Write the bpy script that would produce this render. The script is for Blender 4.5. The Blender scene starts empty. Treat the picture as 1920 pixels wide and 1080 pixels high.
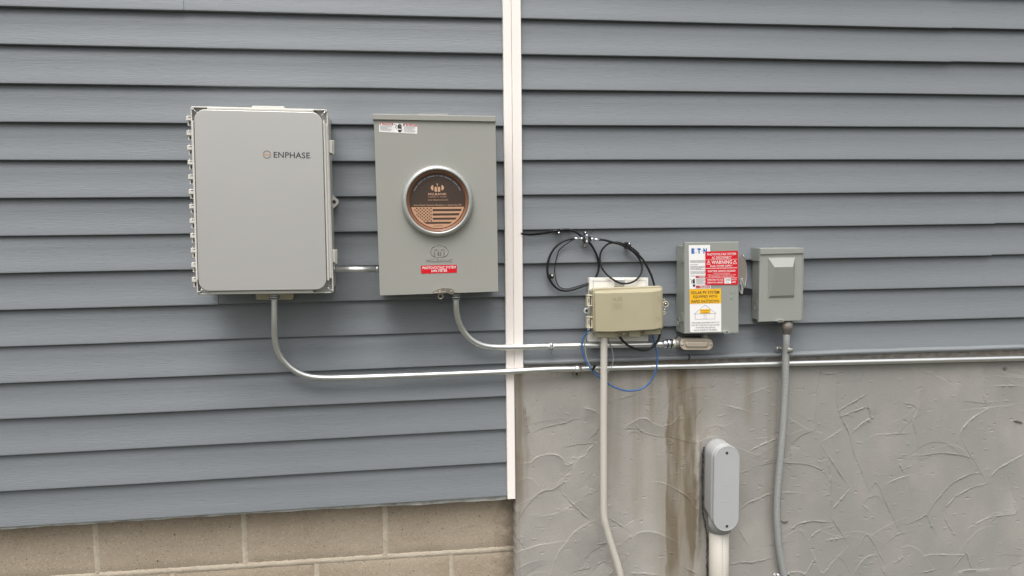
import bpy, bmesh, math, random
import numpy as np
from mathutils import Vector, Matrix
random.seed(7); rng = np.random.default_rng(7)
R = math.radians
sc = bpy.context.scene

# ------------------------------------------------------------------ camera
FPX, YAW, PITCH, ROLL, DIST, CZ = 1440.0, 0.13522825, -0.09058788, -0.01076378, 2.2614108, -0.57713885
def _basis():
    f = Vector((math.sin(YAW)*math.cos(PITCH), math.cos(YAW)*math.cos(PITCH), math.sin(PITCH)))
    r = f.cross(Vector((0, 0, 1))).normalized(); u = r.cross(f)
    c, s = math.cos(ROLL), math.sin(ROLL)
    return c*r + s*u, -s*r + c*u, f
RT, UP, FW = _basis()
CAM = Vector((0, -DIST, CZ))
cd = bpy.data.cameras.new('camera'); cam = bpy.data.objects.new('camera', cd); sc.collection.objects.link(cam)
cd.sensor_width = 36; cd.lens = FPX/1920*36; cd.clip_end = 500; cd.clip_start = 0.05
cam.matrix_world = Matrix(((RT.x, UP.x, -FW.x, CAM.x), (RT.y, UP.y, -FW.y, CAM.y), (RT.z, UP.z, -FW.z, CAM.z), (0, 0, 0, 1)))
sc.camera = cam

# ------------------------------------------------------------------ sky, sun, exposure
SUN_EL, SUN_AZ = 64, 18          # degrees; azimuth measured from straight behind the camera, towards the left
w = bpy.data.worlds.new('World'); sc.world = w; w.use_nodes = True
nt = w.node_tree; nt.nodes.clear()
sky = nt.nodes.new('ShaderNodeTexSky'); sky.sky_type = 'NISHITA'; sky.sun_disc = False
sky.sun_elevation = R(SUN_EL); sky.sun_rotation = R(180+SUN_AZ); sky.air_density = 1.6; sky.dust_density = 6; sky.ozone_density = 1
hs = nt.nodes.new('ShaderNodeHueSaturation'); hs.inputs['Saturation'].default_value = 0.16
bg = nt.nodes.new('ShaderNodeBackground'); bg.inputs['Strength'].default_value = 0.1
ow = nt.nodes.new('ShaderNodeOutputWorld')
nt.links.new(sky.outputs[0], hs.inputs['Color']); nt.links.new(hs.outputs[0], bg.inputs['Color']); nt.links.new(bg.outputs[0], ow.inputs[0])
sd = bpy.data.lights.new('sun', 'SUN'); sd.energy = 1.0; sd.angle = R(45); sd.color = (1, 0.965, 0.92)
sun = bpy.data.objects.new('sun', sd); sc.collection.objects.link(sun)
dirv = Vector((-math.sin(R(SUN_AZ))*math.cos(R(SUN_EL)), -math.cos(R(SUN_AZ))*math.cos(R(SUN_EL)), math.sin(R(SUN_EL))))
sun.rotation_euler = dirv.to_track_quat('Z', 'Y').to_euler(); sun.location = (-1, -4, 4)
sc.view_settings.view_transform = 'Standard'; sc.view_settings.look = 'None'
sc.view_settings.exposure = 0.98; sc.view_settings.gamma = 1

# ------------------------------------------------------------------ materials
def mat(name, rgb, rough=0.5, metal=0.0, bump=None, var=None, spec=0.5, coat=0):
    """bump: list of (scale xyz, strength, distance, detail); var: (scale xyz, amount, rgb2, lo, hi)"""
    m = bpy.data.materials.new(name); m.use_nodes = True; n = m.node_tree.nodes; L = m.node_tree.links
    b = n['Principled BSDF']; b.inputs['Base Color'].default_value = (*rgb, 1)
    b.inputs['Roughness'].default_value = rough; b.inputs['Metallic'].default_value = metal
    b.inputs['Specular IOR Level'].default_value = spec; b.inputs['Coat Weight'].default_value = coat
    geo = n.new('ShaderNodeNewGeometry')
    col = None
    for v in (var or []):
        mp = n.new('ShaderNodeVectorMath'); mp.operation = 'MULTIPLY'; mp.inputs[1].default_value = v[0]
        L.new(geo.outputs['Position'], mp.inputs[0])
        t = n.new('ShaderNodeTexNoise'); t.inputs['Scale'].default_value = 1; t.inputs['Detail'].default_value = 5; t.inputs['Roughness'].default_value = 0.6
        L.new(mp.outputs[0], t.inputs['Vector'])
        mr = n.new('ShaderNodeMapRange'); mr.inputs['From Min'].default_value = v[3]; mr.inputs['From Max'].default_value = v[4]
        mr.inputs['To Max'].default_value = v[1]; L.new(t.outputs['Fac'], mr.inputs['Value'])
        mx = n.new('ShaderNodeMix'); mx.data_type = 'RGBA'; mx.inputs['B'].default_value = (*v[2], 1)
        if col is None: mx.inputs['A'].default_value = (*rgb, 1)
        else: L.new(col, mx.inputs['A'])
        L.new(mr.outputs[0], mx.inputs['Factor']); col = mx.outputs['Result']
    if col is not None: L.new(col, b.inputs['Base Color'])
    prev = None
    for s, st, dist, det in (bump or []):
        mp = n.new('ShaderNodeVectorMath'); mp.operation = 'MULTIPLY'; mp.inputs[1].default_value = s
        L.new(geo.outputs['Position'], mp.inputs[0])
        t = n.new('ShaderNodeTexNoise'); t.inputs['Scale'].default_value = 1; t.inputs['Detail'].default_value = det
        L.new(mp.outputs[0], t.inputs['Vector'])
        bp = n.new('ShaderNodeBump'); bp.inputs['Strength'].default_value = st; bp.inputs['Distance'].default_value = dist
        L.new(t.outputs['Fac'], bp.inputs['Height'])
        if prev is not None: L.new(prev, bp.inputs['Normal'])
        prev = bp.outputs[0]
    if prev is not None: L.new(prev, b.inputs['Normal'])
    return m
M = {}
def add(name, *a, **k): M[name] = mat(name, *a, **k)
add('siding', (0.172, 0.187, 0.202), 0.45,
    bump=[((24, 30, 430), 0.5, 0.0012, 3), ((2.5, 4, 9), 0.25, 0.004, 1)],
    var=[((12, 9, 330), 0.5, (0.205, 0.22, 0.235), 0.45, 0.72), ((1.1, 1.1, 2.5), 0.5, (0.158, 0.176, 0.188), 0.4, 0.7), ((34, 30, 430), 0.7, (0.105, 0.113, 0.12), 0.62, 0.72)])
add('bead', (0.20, 0.212, 0.222), 0.4, bump=[((6, 6, 20), 0.3, 0.003, 2)], var=[((4, 4, 30), 0.5, (0.17, 0.18, 0.19), 0.4, 0.7)])
add('trim', (0.88, 0.82, 0.775), 0.38, bump=[((3, 3, 3), 0.2, 0.002, 2)], var=[((8, 8, 3), 0.5, (0.84, 0.77, 0.72), 0.45, 0.75), ((70, 70, 70), 0.3, (0.5, 0.45, 0.4), 0.68, 0.8)])
add('dark_gap', (0.03, 0.03, 0.03), 0.9)
add('gasket', (0.58, 0.58, 0.56), 0.7, var=[((25, 25, 60), 0.8, (0.24, 0.22, 0.19), 0.45, 0.7)])
add('block', (0.375, 0.312, 0.24), 0.92, spec=0.2,
    bump=[((330, 330, 330), 0.8, 0.0016, 3), ((40, 40, 40), 0.5, 0.003, 4)],
    var=[((4, 4, 4), 0.7, (0.30, 0.245, 0.18), 0.4, 0.7), ((230, 230, 230), 0.9, (0.52, 0.44, 0.35), 0.56, 0.70), ((190, 190, 190), 0.95, (0.15, 0.115, 0.08), 0.60, 0.70), ((75, 75, 75), 0.95, (0.07, 0.055, 0.04), 0.675, 0.70)])
add('mortar', (0.49, 0.43, 0.345), 0.95, spec=0.2,
    bump=[((160, 160, 160), 0.9, 0.002, 3)],
    var=[((20, 20, 20), 0.7, (0.38, 0.32, 0.25), 0.4, 0.7), ((120, 120, 120), 0.8, (0.22, 0.17, 0.12), 0.62, 0.74)])
add('box_plastic', (0.60, 0.585, 0.545), 0.38, bump=[((60, 60, 60), 0.1, 0.001, 2)])
add('lid_paint', (0.50, 0.492, 0.475), 0.30, metal=0.4, bump=[((900, 900, 900), 0.12, 0.0004, 1), ((2.2, 2.2, 2.2), 0.25, 0.004, 1)], var=[((3, 3, 3), 0.3, (0.455, 0.448, 0.432), 0.4, 0.7)])
add('meter_paint', (0.305, 0.303, 0.275), 0.42, bump=[((260, 260, 260), 0.18, 0.0006, 2), ((2, 2, 2), 0.25, 0.005, 1)], var=[((3, 3, 5), 0.4, (0.28, 0.28, 0.256), 0.4, 0.7), ((110, 110, 110), 0.7, (0.2, 0.19, 0.17), 0.735, 0.78)])
add('switch_paint', (0.285, 0.296, 0.268), 0.4, bump=[((260, 260, 260), 0.2, 0.0006, 2), ((3, 3, 3), 0.3, 0.004, 1)], var=[((5, 5, 5), 0.4, (0.255, 0.266, 0.243), 0.4, 0.7)])
add('steel_ring', (0.44, 0.45, 0.43), 0.34, metal=0.5)
add('steel', (0.80, 0.805, 0.80), 0.36, metal=0.97, bump=[((25, 25, 25), 0.12, 0.001, 2)], var=[((40, 40, 40), 0.5, (0.70, 0.705, 0.71), 0.45, 0.75)])
add('zinc', (0.66, 0.68, 0.70), 0.24, metal=1.0)
add('dark_zinc', (0.10, 0.12, 0.15), 0.22, metal=0.9)
add('old_steel', (0.30, 0.27, 0.23), 0.45, metal=0.8, var=[((150, 150, 150), 0.8, (0.18, 0.13, 0.09), 0.5, 0.7)])
add('bronze', (0.60, 0.52, 0.42), 0.4, metal=0.25, var=[((60, 60, 60), 0.5, (0.53, 0.45, 0.36), 0.4, 0.7)])
add('cast_grey', (0.27, 0.265, 0.24), 0.5, metal=0.3)
add('beige', (0.40, 0.36, 0.25), 0.45, bump=[((300, 300, 300), 0.15, 0.0005, 2), ((6, 6, 6), 0.2, 0.002, 1)], var=[((8, 8, 8), 0.4, (0.35, 0.305, 0.19), 0.4, 0.7)])
add('beige_light', (0.52, 0.48, 0.37), 0.5)
add('white_plastic', (0.78, 0.76, 0.71), 0.45, var=[((20, 20, 20), 0.5, (0.68, 0.66, 0.6), 0.45, 0.75)])
add('pvc_white', (0.54, 0.505, 0.45), 0.42, var=[((10, 10, 4), 0.5, (0.48, 0.45, 0.395), 0.4, 0.7), ((90, 90, 90), 0.7, (0.3, 0.28, 0.24), 0.70, 0.76)])
add('pvc_grey', (0.40, 0.408, 0.41), 0.45, bump=[((8, 8, 8), 0.2, 0.002, 2), ((200, 200, 200), 0.1, 0.0006, 2)], var=[((12, 12, 12), 0.4, (0.37, 0.377, 0.378), 0.4, 0.7)])
add('flex_grey', (0.30, 0.305, 0.30), 0.5)
add('black_rubber', (0.009, 0.009, 0.010), 0.45, spec=0.35)
add('blue_jacket', (0.035, 0.11, 0.29), 0.35)
add('grey_jacket', (0.33, 0.34, 0.32), 0.4)
add('print_black', (0.02, 0.02, 0.022), 0.6)
add('print_grey', (0.28, 0.28, 0.30), 0.6)
add('print_white', (0.82, 0.80, 0.79), 0.5)
add('print_red', (0.60, 0.006, 0.018), 0.6, spec=0.25)
add('print_faded_red', (0.42, 0.06, 0.07), 0.5)
add('print_yellow', (0.85, 0.46, 0.01), 0.4)
add('print_blue', (0.01, 0.12, 0.42), 0.5)
add('print_charcoal', (0.035, 0.04, 0.05), 0.45)
add('print_copper', (0.56, 0.33, 0.21), 0.5)
add('brown_card', (0.045, 0.026, 0.017), 0.5)
add('rust_clear', (0.22, 0.10, 0.055), 0.2)
add('copper', (0.50, 0.28, 0.17), 0.45)
add('grass', (0.07, 0.075, 0.05), 0.9, bump=[((60, 60, 60), 1, 0.02, 4)], var=[((2, 2, 2), 0.8, (0.11, 0.10, 0.08), 0.4, 0.65)])
# ribbed jacket of the flexible conduit
def rib(m):
    n = m.node_tree.nodes; L = m.node_tree.links; b = n['Principled BSDF']
    g = n.new('ShaderNodeNewGeometry'); wv = n.new('ShaderNodeTexWave'); wv.bands_direction = 'Z'; wv.inputs['Scale'].default_value = 75
    bp = n.new('ShaderNodeBump'); bp.inputs['Strength'].default_value = 0.55; bp.inputs['Distance'].default_value = 0.0012
    L.new(g.outputs['Position'], wv.inputs['Vector']); L.new(wv.outputs['Fac'], bp.inputs['Height']); L.new(bp.outputs[0], b.inputs['Normal'])
rib(M['flex_grey'])

# ------------------------------------------------------------------ geometry helpers
def P(px, py, y=0.0):
    """point of the wall-parallel plane y that the photo shows at pixel (px, py)"""
    d = FW*FPX + RT*(px-960) - UP*(py-540)
    return CAM + d*((y-CAM.y)/d.y)
class MB:
    def __init__(s): s.v = []; s.f = []; s.m = []; s.sm = []; s.mats = []; s.cur = 0; s.smooth = True
    def use(s, name):
        if name not in s.mats: s.mats.append(name)
        s.cur = s.mats.index(name); return s
    def face(s, idx, smooth=None): s.f.append(tuple(idx)); s.m.append(s.cur); s.sm.append(s.smooth if smooth is None else smooth)
    def loft(s, rings, cap0=True, cap1=True, closed=False, smooth=False, flip=False):
        n = len(rings[0]); base = len(s.v)
        for r in rings: s.v.extend([tuple(p) for p in r])
        k = len(rings); rr = range(k if closed else k-1)
        for i in rr:
            a = base+i*n; b = base+((i+1) % k)*n
            for j in range(n):
                q = (a+j, a+(j+1) % n, b+(j+1) % n, b+j); s.face(q[::-1] if flip else q, smooth)
        if cap0 and not closed: s.face([base+j for j in range(n)][::(1 if flip else -1)], False)
        if cap1 and not closed: s.face([base+(k-1)*n+j for j in range(n)][::(-1 if flip else 1)], False)
    def box(s, a, b):
        x0, y0, z0 = [min(a[i], b[i]) for i in range(3)]; x1, y1, z1 = [max(a[i], b[i]) for i in range(3)]
        s.loft([[(x0, y0, z0), (x1, y0, z0), (x1, y1, z0), (x0, y1, z0)], [(x0, y0, z1), (x1, y0, z1), (x1, y1, z1), (x0, y1, z1)]])
    def tube(s, pts, r, n=14, caps=True, radii=None):
        pts = [Vector(p) for p in pts]; T = []
        for i in range(len(pts)):
            a = pts[max(i-1, 0)]; b = pts[min(i+1, len(pts)-1)]; T.append((b-a).normalized())
        ref = Vector((0, 1, 0)) if abs(T[0].y) < 0.9 else Vector((1, 0, 0))
        u = (ref - T[0]*ref.dot(T[0])).normalized(); rings = []
        for i, p in enumerate(pts):
            u = (u - T[i]*u.dot(T[i])).normalized(); v = T[i].cross(u); q = radii[i] if radii else r
            rings.append([p + u*(q*math.cos(2*math.pi*j/n)) + v*(q*math.sin(2*math.pi*j/n)) for j in range(n)])
        s.loft(rings, caps, caps, smooth=True)
    def build(s, name, material=None, parent=None, origin=None, front=False):
        me = bpy.data.meshes.new(name)
        w0 = WORLD[parent.name] if parent else Vector((0, 0, 0))
        o0 = Vector(origin) if origin is not None else w0
        me.from_pydata([(p[0]-o0.x, p[1]-o0.y, p[2]-o0.z) for p in s.v], [], s.f)
        if not s.mats: s.mats = [material]
        for k in s.mats: me.materials.append(M[k or material])
        me.polygons.foreach_set('material_index', s.m); me.polygons.foreach_set('use_smooth', s.sm)
        me.validate(); me.update()
        bm = bmesh.new(); bm.from_mesh(me)
        if front:
            bmesh.ops.reverse_faces(bm, faces=[f for f in bm.faces if f.normal.y > 0.02])
        else: bmesh.ops.recalc_face_normals(bm, faces=bm.faces)
        bm.to_mesh(me); bm.free()
        o = bpy.data.objects.new(name, me); sc.collection.objects.link(o); WORLD[o.name] = o0
        o.location = o0 - w0
        if parent: o.parent = parent
        return o
WORLD = {}
def thing(name, label, cat, loc, group=None):
    o = bpy.data.objects.new(name, None); sc.collection.objects.link(o); o.location = loc; o.empty_display_size = 0.05
    WORLD[o.name] = Vector(loc); o['label'] = label; o['category'] = cat
    if group: o['group'] = group
    return o
def tag(o, label, cat, group=None):
    o['label'] = label; o['category'] = cat
    if group: o['group'] = group
    return o
def one(mb, name, material, label, cat, loc, group=None):
    return tag(mb.build(name, material, None, loc), label, cat, group)
def spline(pts, n=8):
    pts = [Vector(p) for p in pts]; out = []
    q = [2*pts[0]-pts[1]] + pts + [2*pts[-1]-pts[-2]]
    for i in range(1, len(q)-2):
        a, b, c, d = q[i-1:i+3]
        for k in range(n):
            t = k/n
            out.append(0.5*((2*b) + (c-a)*t + (2*a-5*b+4*c-d)*t*t + (3*b-a-3*c+d)*t**3))
    out.append(pts[-1]); return out
def pxpath(l, n=8):
    """l: (px, py, y)"""
    return spline([P(a, b, y) for a, b, y in l], n)
def quad(tl, tr, br, bl, r=0, n=6, inset=0):
    c = [Vector(p) for p in (tl, tr, br, bl)]
    if inset:
        o = []
        for i in range(4):
            a = (c[(i+1) % 4]-c[i]).normalized(); b = (c[(i-1) % 4]-c[i]).normalized(); o.append(c[i]+a*inset+b*inset)
        c = o
    if r <= 0: return [tuple(p) for p in c]
    out = []
    for i in range(4):
        a = (c[(i-1) % 4]-c[i]).normalized(); b = (c[(i+1) % 4]-c[i]).normalized()
        e1 = c[i]+a*r; e2 = c[i]+b*r; ce = c[i]+a*r+b*r
        for k in range(n+1):
            t = k/n*math.pi/2
            out.append(tuple(ce - b*(r*math.cos(t)) - a*(r*math.sin(t))))
    return out
def rect(x0, y0, x1, y1): return ((x0, y0), (x1, y0), (x1, y1), (x0, y1))
def onp(o2, y, d=0.0): return [P(a, b, y)+Vector((0, -d, 0)) for a, b in o2]
def slab(mb, q4, y, depth, r=0, bev=0.6, n=6, back=None):
    """solid whose face outline is the pixel quad q4 on plane y, running `depth` metres back; bev in pixels"""
    b = bev*0.0015
    rb = max(r-bev, 0) if r > 0 else 0
    rings = [onp(quad(*q4, r=r, n=n), y, -depth), onp(quad(*q4, r=r, n=n), y, -b), onp(quad(*q4, r=(rb if r > 0 else 0), n=n, inset=bev*0.35), y, -b*0.35), onp(quad(*q4, r=(rb if r > 0 else 0), n=n, inset=bev), y, 0)]
    mb.loft(rings, flip=True)
def sheet(mb, q4, y, r=0, n=5):
    """thin sticker 0.3 mm thick, its face on plane y"""
    mb.loft([onp(quad(*q4, r=r, n=n), y, -0.0003), onp(quad(*q4, r=r, n=n), y, 0)], flip=True)
def poly(mb, pts, y):
    b = len(mb.v); mb.v.extend([tuple(P(a, c, y)) for a, c in pts]); mb.face(list(range(b, b+len(pts))), False)
def line(mb, a, b, wpx, y):
    a = Vector(a); b = Vector(b); d = (b-a).normalized(); nrm = Vector((-d.y, d.x))*wpx/2
    poly(mb, [a+nrm, b+nrm, b-nrm, a-nrm], y)
_T = {}
def glyphs(s, bold):
    k = (s, bold)
    if k not in _T:
        c = bpy.data.curves.new('t', 'FONT'); c.body = s; c.resolution_u = 3; c.offset = 0.012 if bold else 0.0
        if bold == 2: c.offset = 0.065
        c.space_character = 1.06 if bold else 1.04
        o = bpy.data.objects.new('t', c); sc.collection.objects.link(o)
        dg = bpy.context.evaluated_depsgraph_get(); me = o.evaluated_get(dg).to_mesh()
        v = [(p.co.x, p.co.y) for p in me.vertices]; f = [tuple(q.vertices) for q in me.polygons]
        o.evaluated_get(dg).to_mesh_clear(); bpy.data.objects.remove(o); bpy.data.curves.remove(c)
        xs = [p[0] for p in v]; ys = [p[1] for p in v]
        x0, x1 = min(xs), max(xs); y0, y1 = min(ys), max(ys)
        _T[k] = ([((a-x0)/(x1-x0), (y1-b)/(y1-y0)) for a, b in v], f)
    return _T[k]
def text(mb, s, q4, y, bold=1):
    v, f = glyphs(s, bold); b = len(mb.v); tl, tr, br, bl = [Vector(p) for p in q4]
    for u, t in v:
        p = tl*(1-u)*(1-t)+tr*u*(1-t)+br*u*t+bl*(1-u)*t; mb.v.append(tuple(P(p.x, p.y, y)))
    for q in f: mb.face([b+i for i in q], False)
class Sub:
    """fractional coordinates inside a pixel quad"""
    def __init__(s, tl, tr, br, bl): s.c = [Vector(p) for p in (tl, tr, br, bl)]
    def __call__(s, u, t):
        tl, tr, br, bl = s.c; p = tl*(1-u)*(1-t)+tr*u*(1-t)+br*u*t+bl*(1-u)*t; return (p.x, p.y)
    def q(s, u0, t0, u1, t1): return (s(u0, t0), s(u1, t0), s(u1, t1), s(u0, t1))
def fine_lines(mb, S, u0, t0, u1, t1, rows, y, h=0.5, seed=1):
    """rows of very small print, too small to read in the place itself: broken strokes of word length"""
    rr = random.Random(seed)
    for i in range(rows):
        ta = t0+(t1-t0)*i/rows; tb = ta+(t1-t0)/rows*h; u = u0; end = u1-(rr.random()*0.35 if i % 3 == 2 else rr.random()*0.05)*(u1-u0)
        while u < end:
            l = (0.04+rr.random()*0.09)*(u1-u0)/1.0; poly(mb, list(S.q(u, ta, min(u+l, end), tb)), y); u += l+0.018*(u1-u0)
def disc(mb, px, py, y, r, depth, n=24, bev=0.0006, axis=None):
    c = P(px, py, y)
    def ring(rad, d): return [c+Vector((rad*math.cos(2*math.pi*j/n), d, -rad*math.sin(2*math.pi*j/n))) for j in range(n)]
    mb.loft([ring(r, depth), ring(r, bev), ring(r-bev, 0)], flip=True)
def screw(mb, px, py, y, r=0.0035, ang=0.4):
    c = P(px, py, y); n = 12
    def ring(rad, d): return [c+Vector((rad*math.cos(2*math.pi*j/n), -d, -rad*math.sin(2*math.pi*j/n))) for j in range(n)]
    mb.use('zinc'); mb.loft([ring(r, -0.002), ring(r, 0.0008), ring(r*0.75, 0.0018), ring(r*0.3, 0.0022)], flip=True, smooth=True)
    mb.use('print_black'); a = Vector((math.cos(ang), 0, math.sin(ang))); b = Vector((-a.z, 0, a.x))
    k = len(mb.v)
    for s1, s2 in ((-1, -1), (1, -1), (1, 1), (-1, 1)): mb.v.append(tuple(c+a*(r*0.7*s1)+b*(r*0.14*s2)+Vector((0, -0.0026, 0))))
    mb.face([k, k+1, k+2, k+3], False)

# ------------------------------------------------------------------ ground
GZ = -2.15
me = bpy.data.meshes.new('ground'); me.from_pydata([(-60, -80, GZ), (60, -80, GZ), (60, 20, GZ), (-60, 20, GZ)], [], [(0, 1, 2, 3)])
g = bpy.data.objects.new('ground', me); sc.collection.objects.link(g); me.materials.append(M['grass']); g['kind'] = 'structure'; g['label'] = 'lawn at the foot of the wall'; g['category'] = 'ground'

# ------------------------------------------------------------------ siding
L0 = [11, 82.6, 156, 228.3, 300, 371.5, 442.6, 512, 581.5, 650.5, 719.3, 786.8, 855, 922.3, 990.3]
L1 = [34, 100.7, 168.7, 236.3, 303.3, 367.5, 431.7, 494, 557.0, 620, 682, 743.5, 806, 868.3, 931]
R0 = [34, 100.8, 168, 234.7, 300, 365.5, 430, 493.5, 557, 619.5]
R1 = [54.7, 117.3, 178, 238.7, 299.3, 360, 418.7, 477.7, 537, 596]
XT0 = P(943.5, 400).x; XT1 = P(979.0, 400).x
def zline(k, side):
    """height of the course lip k as a function of x"""
    if side == 'l': a, b = P(0, L0[k]), P(937, L1[k])
    else: a, b = P(985, R0[k]), P(1890, R1[k])
    return lambda x: a.z+(b.z-a.z)*(x-a.x)/(b.x-a.x)
def regular(z0, k): return lambda x: z0(x)+k*0.1016
BUTT = 0.0150
seams = {}
def siding(side, x0, x1, lines, name, seam):
    mb = MB(); step = 0.03; xs = np.arange(x0, x1+step*0.5, step)
    for ci in range(len(lines)-1):
        zt, zb = lines[ci], lines[ci+1]
        ph = rng.uniform(0, 6.28, 6); segs = [(x0, x1, 0.0, 0.0)]
        if ci in seam:
            sx, over, dz = seam[ci]; segs = [(x0, sx, 0.0012 if over == 0 else 0, dz if over == 0 else 0), (sx, x1, 0.0012 if over == 1 else 0, dz if over == 1 else 0)]
            if over == 0: segs[0] = (x0, sx, 0.0020, dz); segs[1] = (sx-0.02, x1, 0, 0)
            else: segs[1] = (sx, x1, 0.0020, dz); segs[0] = (x0, sx+0.02, 0, 0)
        for a, b, lift, dz in segs:
            cols = [a]+[x for x in xs if a+1e-4 < x < b-1e-4]+[b]; rows = []
            for x in cols:
                wv = 0.0006*math.sin(x*3.1+ph[0])+0.0004*math.sin(x*7.7+ph[1]); wy = 0.0010*math.sin(x*2.3+ph[2])+0.0005*math.sin(x*6.1+ph[3])
                t = zt(x)+0.004; bt = zb(x)+wv*0.6+dz; h = t-bt; yy = wy-lift
                rows.append([(x, BUTT+0.001-lift*0.8, t), (x, BUTT-0.0015+wy*0.3-lift*0.8, t-0.003), (x, BUTT*0.80+yy*0.6, bt+h*0.62), (x, BUTT*0.42+yy, bt+h*0.25), (x, 0.0006+yy, bt+0.0045), (x, 0.0004+yy, bt+0.0016), (x, 0.0016+yy, bt), (x, BUTT+0.006, bt+0.001)])
            base = len(mb.v); n = 8
            for r in rows: mb.v.extend(r)
            for i in range(len(rows)-1):
                for j in range(n-1):
                    q = base+i*n+j; mb.face((q, q+1, q+n+1, q+n), j not in (4, 5, 6))
            if lift:      # the raised end of an overlapping panel
                e = 0 if over == 1 else len(rows)-1
                r = rows[e]; k = len(mb.v); mb.v.extend(r); mb.v.extend([(p[0], p[1]+0.0016, p[2]) for p in r])
                for j in range(n-1): mb.face((k+j, k+j+1, k+n+j+1, k+n+j), False)
    return mb
house = thing('house_wall', 'blue grey clapboard siding wall divided by a vertical white trim', 'wall', P(960, 700, 0.0))
zl = [zline(k, 'l') for k in range(15)]; zr = [zline(k, 'r') for k in range(10)]
topL = [regular(zl[0], k) for k in range(20, 0, -1)]; topR = [regular(zr[0], k) for k in range(20, 0, -1)]
nT = 20
def seam_x(px, py): return P(px, py).x
sl = {nT-1: (seam_x(343.5, 10), 0, -0.0006), nT-2: (seam_x(343.5, 10), 0, -0.0006), nT+7: (seam_x(409, 560), 0, -0.0008), nT+6: (seam_x(409, 560), 0, -0.0008),
      nT+9: (-1.9, 1, 0), nT+10: (-1.9, 1, 0), nT+3: (-2.3, 0, 0), nT+4: (-2.3, 0, 0)}
mbL = siding('l', -3.2, XT0+0.014, topL+zl, 'siding', sl)
mbL.build('siding', 'siding', house, front=True)
zstrip = lambda x: P(985, 673.5, 0.004).z+(P(1890, 646, 0.004).z-P(985, 673.5, 0.004).z)*(x-P(985, 673).x)/(P(1890, 646).x-P(985, 673).x)
sr = {nT-1: (seam_x(1783.5, 50), 0, -0.0018), nT: (seam_x(1783.5, 110), 0, -0.0018), nT-2: (2.4, 0, 0), nT+5: (seam_x(1865, 400), 0, -0.0018), nT+6: (seam_x(1862.5, 400), 0, -0.0018)}
zlast = lambda x: zstrip(x)-0.010
mbR = siding('r', XT1-0.008, 3.6, topR+zr+[zlast], 'siding', sr)
mbR.build('siding', 'siding', house, front=True)
# white channels
def channel(x0, x1, ztop, zbot, lean, name='trim_strip'):
    mb = MB(); yb, yf = 0.016, -0.0075; N = 40; r = 0.0022; rings = []
    for i in range(N+1):
        z = zbot+(ztop-zbot)*i/N; s = lean*(z-zbot)+0.0004*math.sin(z*5+x0*9)
        a, b = x0+s, x1+s
        rings.append([(a, yb, z), (a, yf+r, z), (a+r*0.3, yf+r*0.3, z), (a+r, yf, z), (b-0.0030, yf, z), (b-0.0025, yf-0.0012, z), (b-0.0008, yf-0.0012, z), (b, yf, z), (b, yb, z)])
    mb.loft(rings); return mb.build(name, 'trim', house)
xa, xb, xc = P(950, 800, -0.0075).x, P(965.0, 800, -0.0075).x, P(981.2, 660, -0.0075).x
xm0 = P(958.3, 0, -0.0075).x; zt_ = P(958, 0, -0.0075).z; zb_ = P(958, 935.5, -0.0075).z
lean = (xm0-xb)/(zt_-zb_)
channel(xa, xb-0.0004, 2.4, zb_, lean)
zr_ = P(973, 690, -0.0075).z
channel(xb+0.0004+lean*(zr_-zb_), xc, 2.4, zr_, lean)
# rounded finish bead under the right-hand siding
mb = MB(); rows = []; xs = np.arange(P(981.5, 675).x, 3.6, 0.04)
for i, x in enumerate(xs):
    z = zstrip(x); hh = P(985, 673.5).z-P(985, 684.5).z; wv = 0.0008*math.sin(x*9)+0.0005*math.sin(x*23+1)
    rr = [(x, 0.014, z+0.001)]
    for k in range(9):
        a = math.pi*(k/8); rr.append((x, 0.006-0.0170*math.sin(a)**0.8+wv, z-hh/2+hh/2*math.cos(a)+wv*0.5))
    rr.append((x, 0.014, z-hh)); rows.append(rr)
n = len(rows[0])
gapx = P(1290.5, 668).x
for r in rows: mb.v.extend(r)
for i in range(len(rows)-1):
    if rows[i][0][0] < gapx < rows[i+1][0][0]:
        # two pieces butt here with an open joint
        a = [tuple([gapx-0.0022]+list(p[1:])) for p in rows[i]]; b = [tuple([gapx+0.0022]+list(p[1:])) for p in rows[i+1]]
        for A, B in ((rows[i], a), (b, rows[i+1])):
            k = len(mb.v); mb.v.extend(A); mb.v.extend(B)
            for j in range(n-1): mb.face((k+j, k+j+1, k+n+j+1, k+n+j), True)
        continue
    for j in range(n-1): q = i*n+j; mb.face((q, q+1, q+n+1, q+n), True)
mb.build('finish_strip', 'bead', house, front=True)
mb = MB().use('dark_gap'); mb.box((gapx-0.003, 0.0035, zstrip(gapx)-0.018), (gapx+0.003, 0.015, zstrip(gapx)+0.002)); mb.build('joint_backing', 'dark_gap', house)
# foam gasket under the left-hand siding
mb = MB(); rings = []
for px in range(-400, 955, 15):
    yy = 990.3+(931-990.3)*(px/937.0); d = 1.2+1.2*max(0, (px-300)/600.0)+0.5*math.sin(px*0.05)+0.4*math.sin(px*0.13)
    if px > 620: d += 2.6*min(1, (px-620)/180)
    a = P(px, yy-3, 0.012); b = P(px, yy+d+1.2, 0.012); rings.append([(a.x, 0.02, a.z), (a.x, 0.012, a.z), (b.x, 0.012, b.z), (b.x, 0.02, b.z)])
mb.loft(rings); mb.build('gasket', 'gasket', house)
# the wall core above the foundations (closes the house behind the boards)
mb = MB(); mb.box((-3.4, 0.075, P(960, 935).z+0.02), (3.8, 0.30, 2.5)); mb.build('sheathing', 'dark_gap', house)

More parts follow.
